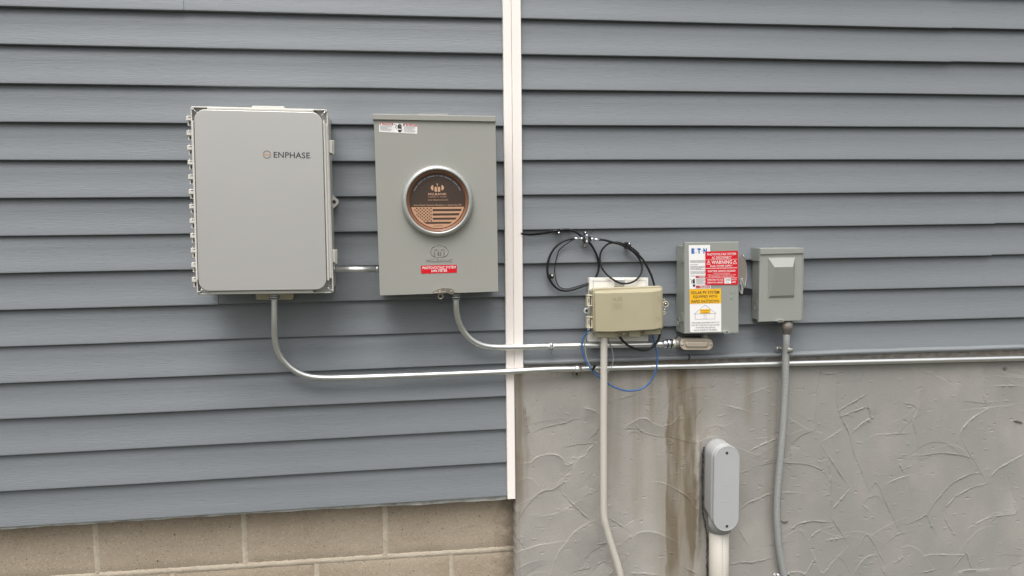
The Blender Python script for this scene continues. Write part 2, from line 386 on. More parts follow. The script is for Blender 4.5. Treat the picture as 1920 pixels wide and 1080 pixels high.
# ------------------------------------------------------------------ block foundation (left)
BY = 0.055
blockw = thing('block_foundation', 'tan concrete block foundation wall with pale mortar joints below the siding', 'wall', P(500, 1080, BY))
def BP(px, py): return P(px, py, BY)
jz = lambda x: BP(500, 1059).z+(BP(935, 1031).z-BP(500, 1059).z)*(x-BP(500, 1059).x)/(BP(935, 1031).x-BP(500, 1059).x)
xr = P(960, 1000, BY).x+0.02
mb = MB(); mt = 0.0062
def block(mb, x0, x1, zt, zb, seed):
    """one block: face a grid whose rim is nibbled, sides run back"""
    rr = random.Random(seed); nx, nz = 28, 14; c = []
    dy = rr.uniform(-0.0008, 0.0008)
    k = len(mb.v)
    for i in range(nx+1):
        for j in range(nz+1):
            u, t = i/nx, j/nz; x = x0+(x1-x0)*u; z = (zt(x)*(1-t)+zb(x)*t)
            e = min(u*(x1-x0), (1-u)*(x1-x0), t*0.19, (1-t)*0.19)
            if i in (0, nx): x += rr.uniform(-0.0011, 0.0011)
            if j in (0, nz): z += rr.uniform(-0.0011, 0.0011)
            mb.v.append((x, BY+dy+(0.003 if e < 1e-6 else 0)+rr.uniform(-0.0002, 0.0002), z))
    for i in range(nx):
        for j in range(nz):
            q = k+i*(nz+1)+j; mb.face((q, q+1, q+nz+2, q+nz+1), True)
bw = 0.4064
j1 = [BP(180, 1030).x, BP(458, 1010).x, BP(722.7, 1000).x]; p = (j1[2]-j1[0])/2
upper = [j1[0]-k*p for k in range(8, 0, -1)]+j1+[xr+0.3]
j2 = [BP(593.7, 1070).x, BP(847, 1060).x]; p2 = p
lower = [j2[0]-k*p2 for k in range(9, 0, -1)]+j2+[xr+0.3]
H = 0.2032
sd_ = 0
for row in range(4):
    js = upper if row % 2 == 0 else lower
    zt = (lambda x, r=row: jz(x)+H-H*r-mt*0+0-(mt if r else 0)); zb = (lambda x, r=row: jz(x)-H*r+mt)
    for a, b in zip(js[:-1], js[1:]):
        b2 = min(b-mt*0.85, xr)
        if a < xr: sd_ += 1; block(mb, a+mt*0.85, b2, zt, zb, sd_)
mb.build('blockwork', 'block', blockw, front=True)
for mm in ('block', 'mortar'):      # damp dirt in the inner corner beside the parging
    n = M[mm].node_tree.nodes; Lk = M[mm].node_tree.links; b_ = n['Principled BSDF']; src = b_.inputs['Base Color'].links[0].from_socket
    ge = n.new('ShaderNodeNewGeometry'); sp_ = n.new('ShaderNodeSeparateXYZ'); Lk.new(ge.outputs['Position'], sp_.inputs[0])
    t_ = n.new('ShaderNodeTexNoise'); t_.inputs['Scale'].default_value = 32; t_.inputs['Detail'].default_value = 6; Lk.new(ge.outputs['Position'], t_.inputs['Vector'])
    a_ = n.new('ShaderNodeMath'); a_.operation = 'MULTIPLY_ADD'; a_.inputs[1].default_value = 0.16; Lk.new(t_.outputs['Fac'], a_.inputs[0]); Lk.new(sp_.outputs['X'], a_.inputs[2])
    r_ = n.new('ShaderNodeMapRange'); Lk.new(a_.outputs[0], r_.inputs['Value']); r_.inputs['From Min'].default_value = xr-0.02+0.015; r_.inputs['From Max'].default_value = xr+0.075; r_.inputs['To Max'].default_value = 0.6
    mx_ = n.new('ShaderNodeMix'); mx_.data_type = 'RGBA'; mx_.inputs['B'].default_value = (0.10, 0.08, 0.055, 1); Lk.new(src, mx_.inputs['A']); Lk.new(r_.outputs[0], mx_.inputs['Factor']); Lk.new(mx_.outputs['Result'], b_.inputs['Base Color'])
# mortar sheet (slightly proud in places, like smeared joints)
mb = MB(); k = 0; NX, NZ = 300, 3
def jointstrip(x0, z0, x1, z1, w, seed):
    rr = random.Random(seed); n = 46; a = Vector((x0, 0, z0)); b = Vector((x1, 0, z1)); d = (b-a).normalized(); nr = Vector((-d.z, 0, d.x)); k = len(mb.v)
    for i in range(n+1):
        c = a+(b-a)*(i/n)
        for s in (-1, -0.35, 0.35, 1): mb.v.append((c.x+nr.x*w*s*(1+rr.uniform(-.18, .22)), BY+(0.0025 if abs(s) == 1 else -0.0003)+rr.uniform(-0.0004, 0.0004), c.z+nr.z*w*s*(1+rr.uniform(-.18, .22))))
    for i in range(n):
        for j in range(3): q = k+i*4+j; mb.face((q, q+1, q+5, q+4), True)
for row in range(4):
    dz = -H*row
    for i, (a, b) in enumerate(zip(upper[:-1], upper[1:])):
        b = min(b, xr)
        if a < xr: jointstrip(a, jz(a)+dz, b, jz(b)+dz, 0.0088, row*50+i)
    js = upper if row % 2 == 0 else lower
    for i, x in enumerate(js[:-1]): jointstrip(x, jz(x)+dz+H-0.006, x, jz(x)+dz+0.006, 0.0078, 900+row*50+i)
mb.build('mortar', 'mortar', blockw, front=True)
mb = MB(); mb.box((-3.4, BY+0.006, GZ-0.2), (xr, 0.30, P(960, 935).z+0.06)); mb.build('wall_core', 'mortar', blockw)

# ------------------------------------------------------------------ parged concrete foundation (right)
CY = 0.0095
conc = thing('concrete_foundation', 'trowelled grey concrete foundation with curved ridges and brown water stains', 'wall', P(1400, 1080, CY))
SA = [[(22,80),(45,120),(65,180),(72,260),(90,320),(98,340)],[(98,340),(140,320),(200,300),(290,282),(310,268),(370,262)],[(370,208),(410,215),(450,235)],[(255,415),(320,400),(390,392),(430,392)],
[(450,375),(400,420),(380,450),(350,465),(310,465)],[(40,495),(95,492),(120,470),(150,455),(200,447),(240,455),(268,480),(275,500),(300,500),(320,485)],[(325,485),(300,525),(268,555)],
[(20,815),(60,740),(110,680),(160,640),(210,632),(250,610),(275,590),(270,625),(260,650)],[(260,650),(310,700),(360,750),(415,795)],[(425,792),(370,820),(320,855),(280,905),(240,960),(210,1030),(195,1075)],
[(22,958),(70,940),(150,918),(275,898)],[(22,870),(45,905),(68,938)],[(370,1000),(400,965),(450,930),(490,912),(550,900)],[(445,915),(490,905)],[(290,1078),(340,1050),(395,1040),(410,1020)],
[(390,610),(400,628),(440,632)],[(545,165),(600,150),(650,135)],[(590,303),(620,285),(660,262),(700,265),(740,290),(785,307)],[(555,315),(610,313),(660,318),(700,340),(760,355),(830,360),(940,388),(995,380)],
[(785,300),(830,290),(860,255),(880,235)],[(740,592),(790,600),(840,625),(900,660),(940,710),(965,745),(960,800),(985,870)],[(500,780),(540,800),(590,835)],[(580,825),(610,805),(640,790)],
[(620,880),(660,855),(710,848),(760,858),(810,880),(855,905)],[(610,1065),(680,1065),(760,1075)],[(940,300),(955,250),(990,200)],[(720,150),(760,155)],[(610,868),(620,880)],[(900,1040),(960,1070)],
[(640,290),(665,320),(700,340)],[(800,360),(840,385)],[(505,1078),(530,1050)],[(410,360),(440,330),(452,300)],[(30,420),(45,470)],[(60,170),(75,300)],[(500,900),(530,905)],[(420,1050),(450,1015),(490,1000)]]
SB = [[(20,500),(80,470),(140,445)],[(0,745),(60,720),(100,703),(180,695),(258,697)],[(60,570),(130,558),(200,560),(280,568),(340,590),(370,620)],[(205,480),(240,440),(280,420),(310,410)],[(200,480),(205,540)],
[(318,250),(315,330),(316,400),(330,418),(350,422)],[(420,110),(415,200),(418,300),(440,360),(470,420),(490,500),(530,600),(565,690)],[(422,320),(470,290),(520,262),(545,248)],[(440,345),(500,320),(560,305),(570,345)],
[(350,458),(400,430),(450,395)],[(345,480),(390,550),(430,610),(475,675)],[(390,775),(430,730),(475,680)],[(380,540),(384,640),(385,775)],[(200,870),(240,840),(300,828),(380,832)],[(390,810),(420,860),(460,920)],
[(285,918),(310,885),(345,865)],[(280,920),(310,990),(348,1065),(400,1010),(470,940)],[(365,915),(440,903)],[(565,690),(595,650),(640,740),(680,830),(705,870)],[(530,750),(565,778)],[(520,935),(555,890),(600,960),(635,1020)],
[(490,410),(540,370),(580,350)],[(525,190),(530,150),(560,115)],[(797,110),(797,200),(790,300),(765,370),(780,430),(785,530)],[(788,530),(850,518),(920,515),(990,525),(1040,538)],[(1080,100),(1090,190),(1105,285)],
[(1000,275),(1060,280),(1105,288)],[(1110,310),(1050,345),(1010,380),(975,430)],[(985,440),(1020,510),(1070,590),(1105,650)],[(835,790),(880,720),(950,650),(1020,615),(1075,605)],[(905,780),(950,725),(1020,680),(1105,655)],
[(1120,625),(1150,590),(1210,555),(1276,520)],[(1195,590),(1215,660),(1230,740),(1240,790),(1180,800),(1130,805)],[(1020,860),(1080,825),(1130,805)],[(740,840),(790,820),(825,800),(850,850),(870,885)],[(900,790),(925,840),(955,890)],
[(655,920),(690,890),(735,880)],[(810,990),(860,980),(930,982),(1000,982)],[(950,1040),(1005,975),(1020,1010),(1040,1050)],[(1205,1040),(1276,1010)],[(490,1070),(540,1000),(590,980)],[(640,655),(700,630),(745,618)],
[(0,1020),(60,1010),(120,995)],[(720,285),(760,292),(785,305)],[(190,1065),(240,1060),(270,1068),(310,1000)],[(690,1015),(720,990)],[(800,1065),(870,1050)],[(1140,205),(1250,203)],[(550,245),(570,345),(585,345)],
[(200,480),(240,500)],[(620,1040),(640,1078)],[(325,140),(380,150),(420,145)],[(640,430),(700,425),(740,425)],[(700,560),(720,600)],[(745,620),(755,700)],[(1085,240),(1100,290)],[(340,115),(325,200),(318,250)]]
SC = [[(1294,822),(1310,827),(1330,820),(1345,819),(1358,827)],[(1302,826),(1305,880),(1304,950),(1308,1000),(1320,1028)],[(1308,880),(1300,960),(1308,1000)],[(1388,887),(1404,882)],[(1388,956),(1404,942),(1420,937)],
[(1384,992),(1402,1020)],[(1368,1058),(1394,1054),(1415,1056)],[(1312,650),(1320,690),(1330,740)],[(1322,690),(1335,725),(1342,712)],[(1400,740),(1440,725)],[(1360,760),(1400,770)],
[(1781,1085),(1792,1074),(1810,1069),(1850,1067),(1925,1063)]]
arcs = [[(960+a/2.769, 690+b/2.769) for a, b in l] for l in SA]+[[(1400+a/2.4538, 640+b/2.4538) for a, b in l] for l in SB]+SC
xL = P(966.0, 900, CY).x; xR = P(1945, 800, CY).x; zT = P(1400, 635, CY).z; zB = P(1000, 1100, CY).z
zTop = zT+0.01
st = 0.0018
X = np.arange(xL, xR, st); Z = np.arange(zB-0.06, zTop, st)
X = np.concatenate([X, np.linspace(xR+st, 3.8, 30)]); Z = np.concatenate([np.linspace(GZ-0.1, zB-0.07, 12), Z])
NX, NZ = len(X), len(Z); Hh = np.zeros((NX, NZ))
GX, GZ_ = np.meshgrid(X, Z, indexing='ij')
def noise2(gx, gz, s, seed, oct=3):
    rg = np.random.default_rng(seed); out = 0
    for o in range(oct):
        for _ in range(7):
            a = rg.uniform(0, 6.28); f = s*(2**o)*rg.uniform(0.6, 1.4); out = out+np.sin(gx*f*math.cos(a)+gz*f*math.sin(a)+rg.uniform(0, 6.28))/(2**o)
    return out/7
Hh += 0.0012*noise2(GX, GZ_, 9, 1, 2)+0.00010*noise2(GX, GZ_, 160, 5, 2)
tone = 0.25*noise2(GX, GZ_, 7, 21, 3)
rag = noise2(GX, GZ_, 500, 3, 1)
def ridge(pts, A, wd, step, seed):
    rr = random.Random(seed)
    pts = spline([Vector((p.x, p.z, 0)) for p in pts], 5)
    tot = len(pts)-1; mg = 0.16 if A > 0.001 else 0.08; x0 = min(p.x for p in pts)-mg; x1 = max(p.x for p in pts)+mg; z0 = min(p.y for p in pts)-mg; z1 = max(p.y for p in pts)+mg
    i0, i1 = np.searchsorted(X, [x0, x1]); k0, k1 = np.searchsorted(Z, [z0, z1])
    if i1-i0 < 2 or k1-k0 < 2: return
    gx = GX[i0:i1, k0:k1]; gz = GZ_[i0:i1, k0:k1]; best = np.full(gx.shape, 1e9); sg = np.zeros(gx.shape); tt = np.zeros(gx.shape)
    for i in range(tot):
        a, b = pts[i], pts[i+1]; dx, dz = b.x-a.x, b.y-a.y; l2 = dx*dx+dz*dz+1e-12
        t = np.clip(((gx-a.x)*dx+(gz-a.y)*dz)/l2, 0, 1); ex = gx-a.x-t*dx; ez = gz-a.y-t*dz; d = np.sqrt(ex*ex+ez*ez)
        m = d < best; best = np.where(m, d, best); sg = np.where(m, np.sign(dx*ez-dz*ex), sg); tt = np.where(m, (i+t)/tot, tt)
    tap = np.sin(np.clip(tt, 0.03, 0.97)*math.pi)**0.5
    r = rag[i0:i1, k0:k1]; prof = np.exp(-(best/(wd*(1+0.35*r)))**2)*A*(0.65+0.35*np.sin(tt*17+seed)+0.4*r)
    side = 1 if rr.random() < 0.5 else -1
    stp = np.where(sg*side > 0, np.exp(-best/0.028), 0)*step
    Hh[i0:i1, k0:k1] += (prof+stp)*tap
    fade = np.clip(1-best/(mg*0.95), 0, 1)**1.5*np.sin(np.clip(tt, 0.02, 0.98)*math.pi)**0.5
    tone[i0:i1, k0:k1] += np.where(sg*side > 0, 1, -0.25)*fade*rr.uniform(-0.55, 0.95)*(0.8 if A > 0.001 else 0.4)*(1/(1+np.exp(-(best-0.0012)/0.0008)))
for i, a in enumerate(arcs):
    rr = random.Random(i*3+1); ridge([P(x, y, CY) for x, y in a], rr.choice([0.0011, 0.0016, 0.0022, 0.0030]), rr.uniform(0.0013, 0.0019), rr.uniform(0.0006, 0.0014), i)
for i in range(70):           # long shallow sweeps of the trowel beyond what can be traced
    rr = random.Random(500+i); cx = rr.uniform(xL, xR); cz = rr.uniform(zB-0.05, zT); L_ = rr.uniform(0.05, 0.22); a = rr.uniform(-0.6, 0.9); cv = rr.uniform(-0.03, 0.05)
    pts = [Vector((cx+math.cos(a)*L_*(t-0.5), 0, cz+math.sin(a)*L_*(t-0.5)+cv*(1-(2*t-1)**2))) for t in (0, .33, .66, 1)]
    ridge(pts, 0.0004, 0.002, rr.uniform(0.0003, 0.0008), 300+i)
for i in range(520):          # burrs and pits
    rr = random.Random(2000+i); cx = rr.uniform(xL, xR); cz = rr.uniform(zB-0.05, zT); L_ = rr.uniform(0.003, 0.016); a = rr.uniform(-0.5, 0.3)
    pts = [Vector((cx-math.cos(a)*L_/2, 0, cz-math.sin(a)*L_/2)), Vector((cx+math.cos(a)*L_/2, 0, cz+math.sin(a)*L_/2))]
    x0, x1 = np.searchsorted(X, [cx-0.02, cx+0.02]); z0, z1 = np.searchsorted(Z, [cz-0.01, cz+0.01])
    gx = GX[x0:x1, z0:z1]-cx; gz = GZ_[x0:x1, z0:z1]-cz; u = gx*math.cos(a)+gz*math.sin(a); v = -gx*math.sin(a)+gz*math.cos(a)
    Hh[x0:x1, z0:z1] += rr.choice([1, 1, -1.4])*rr.uniform(0.0006, 0.0016)*np.exp(-(u/(L_*0.5))**2-(v/0.0017)**2)
# rough mound of parging worked round the lower fitting
mx, mz = P(1313, 900, CY).x, P(1313, 900, CY).z
Hh += 0.011*np.exp(-((GX-P(1307, 900, CY).x)/0.011)**2)*(1/(1+np.exp(-(GZ_-P(1312, 1030, CY).z)/0.02)))*(1/(1+np.exp((GZ_-P(1312, 825, CY).z)/0.012)))*(1+0.35*noise2(GX, GZ_, 90, 8, 2))
Hh = np.where((X > xR)[:, None], 0, Hh)
ZS = np.array([zstrip(x) for x in X])[:, None]
Hh = Hh - 0.02*np.clip((GZ_-(ZS-0.010))/0.004, 0, 1)
verts = np.stack([GX.ravel(), (CY-Hh).ravel(), GZ_.ravel()], 1)
o0 = WORLD[conc.name]; verts -= np.array(o0)
i, j = np.meshgrid(np.arange(NX-1), np.arange(NZ-1), indexing='ij'); q = (i*NZ+j).ravel(); faces = np.stack([q, q+NZ, q+NZ+1, q+1], 1)
# left return of the slab, running back to the block wall
me = bpy.data.meshes.new('parging'); nv = len(verts)
ex = [(verts[k][0]-0.0012*(1+math.sin(k*1.7)), 0.30-o0.y, verts[k][2]) for k in range(NZ)]
mid = [(verts[k][0]-0.0015-0.0012*math.sin(k*0.31)-0.001*math.sin(k*1.3), CY+0.004-o0.y, verts[k][2]) for k in range(NZ)]
allv = verts.tolist()+mid+ex; fl = faces.tolist()+[(k, k+1, nv+k+1, nv+k) for k in range(NZ-1)]+[(nv+k, nv+k+1, nv+NZ+k+1, nv+NZ+k) for k in range(NZ-1)]
me.from_pydata(allv, [], fl); me.polygons.foreach_set('use_smooth', [True]*len(fl)); me.update()
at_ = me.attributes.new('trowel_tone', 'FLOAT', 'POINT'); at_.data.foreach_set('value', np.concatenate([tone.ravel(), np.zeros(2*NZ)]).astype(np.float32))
# concrete material with water stains that have their own place on the wall
cm = mat('parged_concrete', (0.345, 0.323, 0.296), 0.85, spec=0.25,
         bump=[((230, 230, 300), 0.5, 0.0012, 3), ((30, 30, 30), 0.2, 0.002, 4)],
         var=[((3.2, 3.2, 3.2), 0.85, (0.285, 0.272, 0.25), 0.42, 0.66), ((9, 9, 5), 0.45, (0.40, 0.375, 0.345), 0.5, 0.72), ((170, 170, 210), 0.8, (0.21, 0.195, 0.17), 0.60, 0.74), ((60, 60, 110), 0.9, (0.14, 0.125, 0.10), 0.715, 0.75)])
n = cm.node_tree.nodes; Lk = cm.node_tree.links; bs = n['Principled BSDF']
prevc = bs.inputs['Base Color'].links[0].from_socket
geo = n.new('ShaderNodeNewGeometry'); sep = n.new('ShaderNodeSeparateXYZ'); Lk.new(geo.outputs['Position'], sep.inputs[0])
def nmath(op, a, b=None):
    m = n.new('ShaderNodeMath'); m.operation = op; m.use_clamp = False
    for i, s in enumerate((a, b)):
        if s is None: continue
        if isinstance(s, (int, float)): m.inputs[i].default_value = s
        else: Lk.new(s, m.inputs[i])
    return m.outputs[0]
def smooth(v, a, b):
    m = n.new('ShaderNodeMapRange'); m.interpolation_type = 'SMOOTHSTEP'; Lk.new(v, m.inputs['Value']); m.inputs['From Min'].default_value = a; m.inputs['From Max'].default_value = b
    return m.outputs[0]
def nz(sx, sz, det=4):
    mp = n.new('ShaderNodeVectorMath'); mp.operation = 'MULTIPLY'; mp.inputs[1].default_value = (sx, 1, sz); Lk.new(geo.outputs['Position'], mp.inputs[0])
    t = n.new('ShaderNodeTexNoise'); t.inputs['Scale'].default_value = 1; t.inputs['Detail'].default_value = det; Lk.new(mp.outputs[0], t.inputs['Vector']); return t.outputs['Fac']
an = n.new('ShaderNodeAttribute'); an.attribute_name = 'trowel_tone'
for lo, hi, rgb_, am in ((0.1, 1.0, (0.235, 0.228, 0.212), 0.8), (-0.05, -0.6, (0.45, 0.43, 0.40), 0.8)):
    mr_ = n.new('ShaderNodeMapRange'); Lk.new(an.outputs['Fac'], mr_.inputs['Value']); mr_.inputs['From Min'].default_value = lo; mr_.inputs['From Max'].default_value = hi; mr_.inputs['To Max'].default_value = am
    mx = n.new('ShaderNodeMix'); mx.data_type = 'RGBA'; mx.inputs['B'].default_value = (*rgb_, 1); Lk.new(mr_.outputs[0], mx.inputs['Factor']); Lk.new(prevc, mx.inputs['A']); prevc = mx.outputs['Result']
wob = nmath('MULTIPLY', nmath('SUBTRACT', nz(14, 9), 0.5), 0.036)
xx = nmath('ADD', sep.outputs['X'], wob)
def stain(px0, px1, soft, rgb, amt, ptop, pbot, zs=0.10, streak=(90, 2.0)):
    """vertical water stain between two photo columns"""
    global prevc
    a, b = P(px0, 850, CY).x, P(px1, 850, CY).x; s = soft*0.0016
    m = nmath('MULTIPLY', smooth(xx, a-s, a+s), nmath('SUBTRACT', 1, smooth(xx, b-s, b+s)))
    za, zb = P(px0, ptop, CY).z, P(px0, pbot, CY).z
    m = nmath('MULTIPLY', m, smooth(sep.outputs['Z'], zb-zs, zb+zs)); m = nmath('MULTIPLY', m, nmath('SUBTRACT', 1, smooth(sep.outputs['Z'], za-0.004, za+0.004)))
    m = nmath('MULTIPLY', m, nmath('ADD', 0.3, nmath('MULTIPLY', smooth(nz(*streak), 0.3, 0.62), 0.7))); m = nmath('MULTIPLY', m, amt)
    mx = n.new('ShaderNodeMix'); mx.data_type = 'RGBA'; mx.inputs['B'].default_value = (*rgb, 1); Lk.new(m, mx.inputs['Factor']); Lk.new(prevc, mx.inputs['A']); prevc = mx.outputs['Result']
stain(1228, 1325, 16, (0.24, 0.21, 0.165), 0.5, 640, 1150, 0.1, (30, 3))
stain(1250, 1303, 2.5, (0.155, 0.122, 0.080), 0.9, 640, 1130, 0.16, (30, 5))
stain(1274, 1283, 3, (0.27, 0.235, 0.18), 0.85, 760, 1000)
stain(1213, 1223, 4, (0.21, 0.175, 0.13), 0.55, 640, 800, 0.05)
stain(1186, 1204, 8, (0.23, 0.20, 0.16), 0.4, 640, 980)
stain(962, 982, 5, (0.20, 0.165, 0.12), 0.75, 700, 960, 0.08)
stain(960, 974, 3, (0.17, 0.15, 0.12), 0.55, 960, 1120, 0.08)
stain(984, 991, 4, (0.22, 0.185, 0.14), 0.55, 780, 930, 0.06)
stain(1380, 1560, 60, (0.25, 0.245, 0.232), 0.6, 640, 1200, 0.3, (6, 4))
stain(1393, 1412, 8, (0.22, 0.195, 0.155), 0.6, 640, 790, 0.06)
stain(1436, 1458, 8, (0.22, 0.20, 0.165), 0.5, 640, 980, 0.10)
stain(1130, 1165, 10, (0.25, 0.225, 0.19), 0.45, 700, 900, 0.08)
stain(1520, 1920, 60, (0.262, 0.257, 0.243), 0.85, 640, 1200, 0.3, (6, 4))
# grimy band just under the finish strip
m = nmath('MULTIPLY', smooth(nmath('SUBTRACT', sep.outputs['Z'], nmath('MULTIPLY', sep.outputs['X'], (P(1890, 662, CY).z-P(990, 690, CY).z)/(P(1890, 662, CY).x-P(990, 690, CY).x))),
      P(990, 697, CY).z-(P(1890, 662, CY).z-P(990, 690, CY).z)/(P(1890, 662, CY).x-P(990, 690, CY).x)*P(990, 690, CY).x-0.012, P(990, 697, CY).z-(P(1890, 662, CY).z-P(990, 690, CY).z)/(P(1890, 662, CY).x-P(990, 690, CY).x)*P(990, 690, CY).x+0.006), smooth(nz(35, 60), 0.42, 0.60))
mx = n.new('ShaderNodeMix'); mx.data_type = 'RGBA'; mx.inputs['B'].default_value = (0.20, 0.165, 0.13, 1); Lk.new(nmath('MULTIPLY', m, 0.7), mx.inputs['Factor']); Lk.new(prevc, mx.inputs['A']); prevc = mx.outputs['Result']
Lk.new(prevc, bs.inputs['Base Color'])
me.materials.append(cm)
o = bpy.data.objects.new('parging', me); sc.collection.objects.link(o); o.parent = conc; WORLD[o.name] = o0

# ------------------------------------------------------------------ combiner enclosure (far left)
enc = thing('electrical_enclosure', 'tall light grey plastic enclosure with rounded lid and row of hinge tabs', 'enclosure', P(497, 553, 0.0))
YB = -0.140
rim = ((357, 199), (614.5, 205), (625.5, 549.5), (369.5, 552.5))
mb = MB(); slab(mb, ((362, 204), (612, 209.5), (622.5, 545), (373.5, 548)), -0.118, 0.117, r=6, bev=1)
mb.build('body', 'box_plastic', enc)
lidm = MB().use('box_plastic')
slab(lidm, rim, -0.130, 0.014, r=4, bev=1)                                   # lid base plate
lidm.loft([onp(quad(*rim, r=4), -0.128, 0), onp(quad(*rim, r=4), -0.148, 0), onp(quad(*rim, r=3.2, inset=0.6), -0.150, 0), onp(quad(*rim, r=2.2, inset=2.0), -0.150, 0), onp(quad(*rim, r=1.8, inset=2.6), -0.148, 0), onp(quad(*rim, r=1.8, inset=2.6), -0.128, 0)], False, False, flip=True)
lidm.use('lid_paint')
panel = ((363.5, 204.8), (604, 210.6), (612.6, 543), (372.5, 546))
slab(lidm, panel, -0.167, 0.046, r=21, bev=0.9, n=10)                        # raised painted panel
lidm.use('box_plastic')
# the raised edges of the lid between the corner pockets
S = Sub(*rim)
yl = -0.157
slab(lidm, ((388, 200.6), (588, 205.0), (588, 209.6), (388, 204.8)), yl, 0.036, r=1.5, bev=0.8)
slab(lidm, ((396, 546.6), (586, 543.8), (588, 549.6), (394, 551.8)), yl, 0.036, r=1.5, bev=0.8)
slab(lidm, ((358.6, 226), (362.6, 226), (370.8, 526), (367.0, 526)), yl, 0.036, r=1.2, bev=0.8)
slab(lidm, ((606.2, 232), (613.8, 232), (622.0, 522), (614.2, 522)), yl+0.004, 0.02, r=1.5, bev=0.8)
slab(lidm, ((605.2, 226), (609.0, 226), (617.0, 526), (613.4, 526)), yl-0.004, 0.02, r=1.2, bev=0.6)
lid = lidm.build('lid', 'box_plastic', enc)
for (cx, cy, ax, ay) in ((361, 203.5, 1, 1), (611.5, 207.5, -1, 1), (621.5, 545.5, -1, -1), (372.5, 549, 1, -1)):
    mb = MB(); disc(mb, cx, cy, -0.1525, 0.0036, 0.02, 14); a = P(cx, cy, -0.148); b = P(cx+ax*9, cy+ay*9, -0.148)
    mb.tube([a, b], 0.0016, 8); mb.build('corner_screw', 'zinc', enc)
for k in range(12):
    y0 = 217.3+27.52*k; x0 = 348.6+0.985*k; x1 = 359+1.02*k
    mb = MB(); slab(mb, rect(x0, y0, x1+2, y0+8.6), -0.132, 0.012, r=1, bev=0.7); mb.smooth = False
    slab(mb, rect(x0+3, y0+8.4, x1+2, y0+18.0), -0.126, 0.008, r=0.6, bev=0.5)
    slab(mb, rect(x0+3.2, y0-2.5, x0+4.2, y0+1), -0.128, 0.004, bev=0.2)
    hg = mb.build('hinge_tab', 'box_plastic', enc)
    mb = MB(); poly(mb, rect(x0+4.4, y0+1.6, x1+1, y0+2.8), -0.1326); poly(mb, rect(x0+5.8, y0+10.5, x0+8.6, y0+16.6), -0.1266); mb.build('slot', 'dark_gap', hg)
for (x0, y0, x1, y1) in ((614.5, 263, 626, 290), (620.0, 468.5, 631.8, 495)):
    mb = MB(); slab(mb, rect(x0, y0, x0+8, y1-3), -0.140, 0.02, r=1.2, bev=0.8); slab(mb, rect(x0+4, y0-0.5, x1, y1), -0.128, 0.02, r=0.8, bev=0.8); slab(mb, rect(x0+1.2, y0+2, x0+2.6, y1-5), -0.1425, 0.003, bev=0.3)
    mb.build('latch', 'box_plastic', enc)
mb = MB(); ol = [(617, 363), (621.5, 363), (634, 374.5), (635.2, 378.5), (634, 382.5), (622.5, 393.5), (617, 393)]
mb.loft([onp(ol, -0.012, -0.010), onp(ol, -0.012, 0)], flip=True); mt_ = mb.build('mounting_ear', 'box_plastic', enc)
mb = MB(); disc(mb, 626.4, 378.4, -0.0132, 0.0048, 0.001, 18, 0.0001); mb.build('bolt_hole', 'dark_gap', mt_)
mb = MB(); slab(mb, rect(479.7, 540, 550, 562), -0.010, 0.009, r=4, bev=0.8); mb.build('mounting_foot', 'beige_light', enc)
mb = MB(); slab(mb, ((472, 198.2), (533, 199.3), (533, 215), (472, 214)), -0.120, 0.118, r=2, bev=0.8); mb.build('mounting_foot', 'box_plastic', enc)
# lettering: ring mark + word
mb = MB().use('print_charcoal'); yl = -0.1674
text(mb, 'ENPHASE', ((513, 284.6), (581, 286.0), (581.2, 297.2), (513.2, 295.7)), yl, 1)
poly(mb, rect(582.6, 295.4, 583.5, 296.3), yl)
cx, cy, ro, ri = 500.6, 289.8, 7.8, 5.9
for a0, a1, mname in ((12, 168, 'print_charcoal'), (192, 348, 'print_charcoal')):
    mb.use('old_steel'); k = len(mb.v); nn = 24
    for i in range(nn+1):
        a = R(a0+(a1-a0)*i/nn)
        for q_ in (ro, ri): p_ = P(cx+q_*math.cos(a), cy-q_*math.sin(a), yl); mb.v.append(tuple(p_))
    for i in range(nn): mb.face((k+2*i, k+2*i+1, k+2*i+3, k+2*i+2), False)
mb.use('copper'); poly(mb, rect(cx-7.8, cy-0.9, cx+7.2, cy+0.9), yl)
mb.build('lettering', 'print_charcoal', enc)

# ------------------------------------------------------------------ meter socket box
MY = -0.118
met = thing('meter_box', 'grey steel meter box with round brown cover, flag artwork and red sticker', 'meter box', P(822, 552, 0.0))
mb = MB(); slab(mb, ((703, 227), (927.5, 229), (932.8, 545), (714, 552.5)), -0.100, 0.099, bev=0.8); mb.build('body', 'meter_paint', met)
# cover with a real round opening
cov = MB().use('meter_paint'); cq = Sub((700.8, 225), (929.3, 227.6), (934.6, 547), (712.2, 554.5))
CX, CYp = 820.4, 377.2
ctr = P(CX, CYp, MY)
NN = 96
hole = [ctr+Vector((0.0845*math.cos(2*math.pi*k/NN), 0, 0.0845*math.sin(2*math.pi*k/NN))) for k in range(NN)]
cc = [P(*p_, MY) for p_ in (cq(0, 0), cq(1, 0), cq(1, 1), cq(0, 1))]
outr = []
for h in hole:       # march each hole direction to the rectangle edge
    d = (h-ctr); best = 1e9
    for a, b in zip(cc, cc[1:]+cc[:1]):
        e = b-a; den = d.x*e.z-d.z*e.x
        if abs(den) < 1e-12: continue
        t = ((a.x-ctr.x)*e.z-(a.z-ctr.z)*e.x)/den; s_ = ((a.x-ctr.x)*d.z-(a.z-ctr.z)*d.x)/den
        if t > 0 and -1e-6 <= s_ <= 1+1e-6: best = min(best, t)
    outr.append(ctr+d*best)
for c in cc: # snap nearest ring point to the true corner
    k = min(range(NN), key=lambda k: (outr[k]-c).length); outr[k] = c
def off(l, dy, sc_=1.0): return [Vector((ctr.x+(p_.x-ctr.x)*sc_, p_.y+dy, ctr.z+(p_.z-ctr.z)*sc_)) for p_ in l]
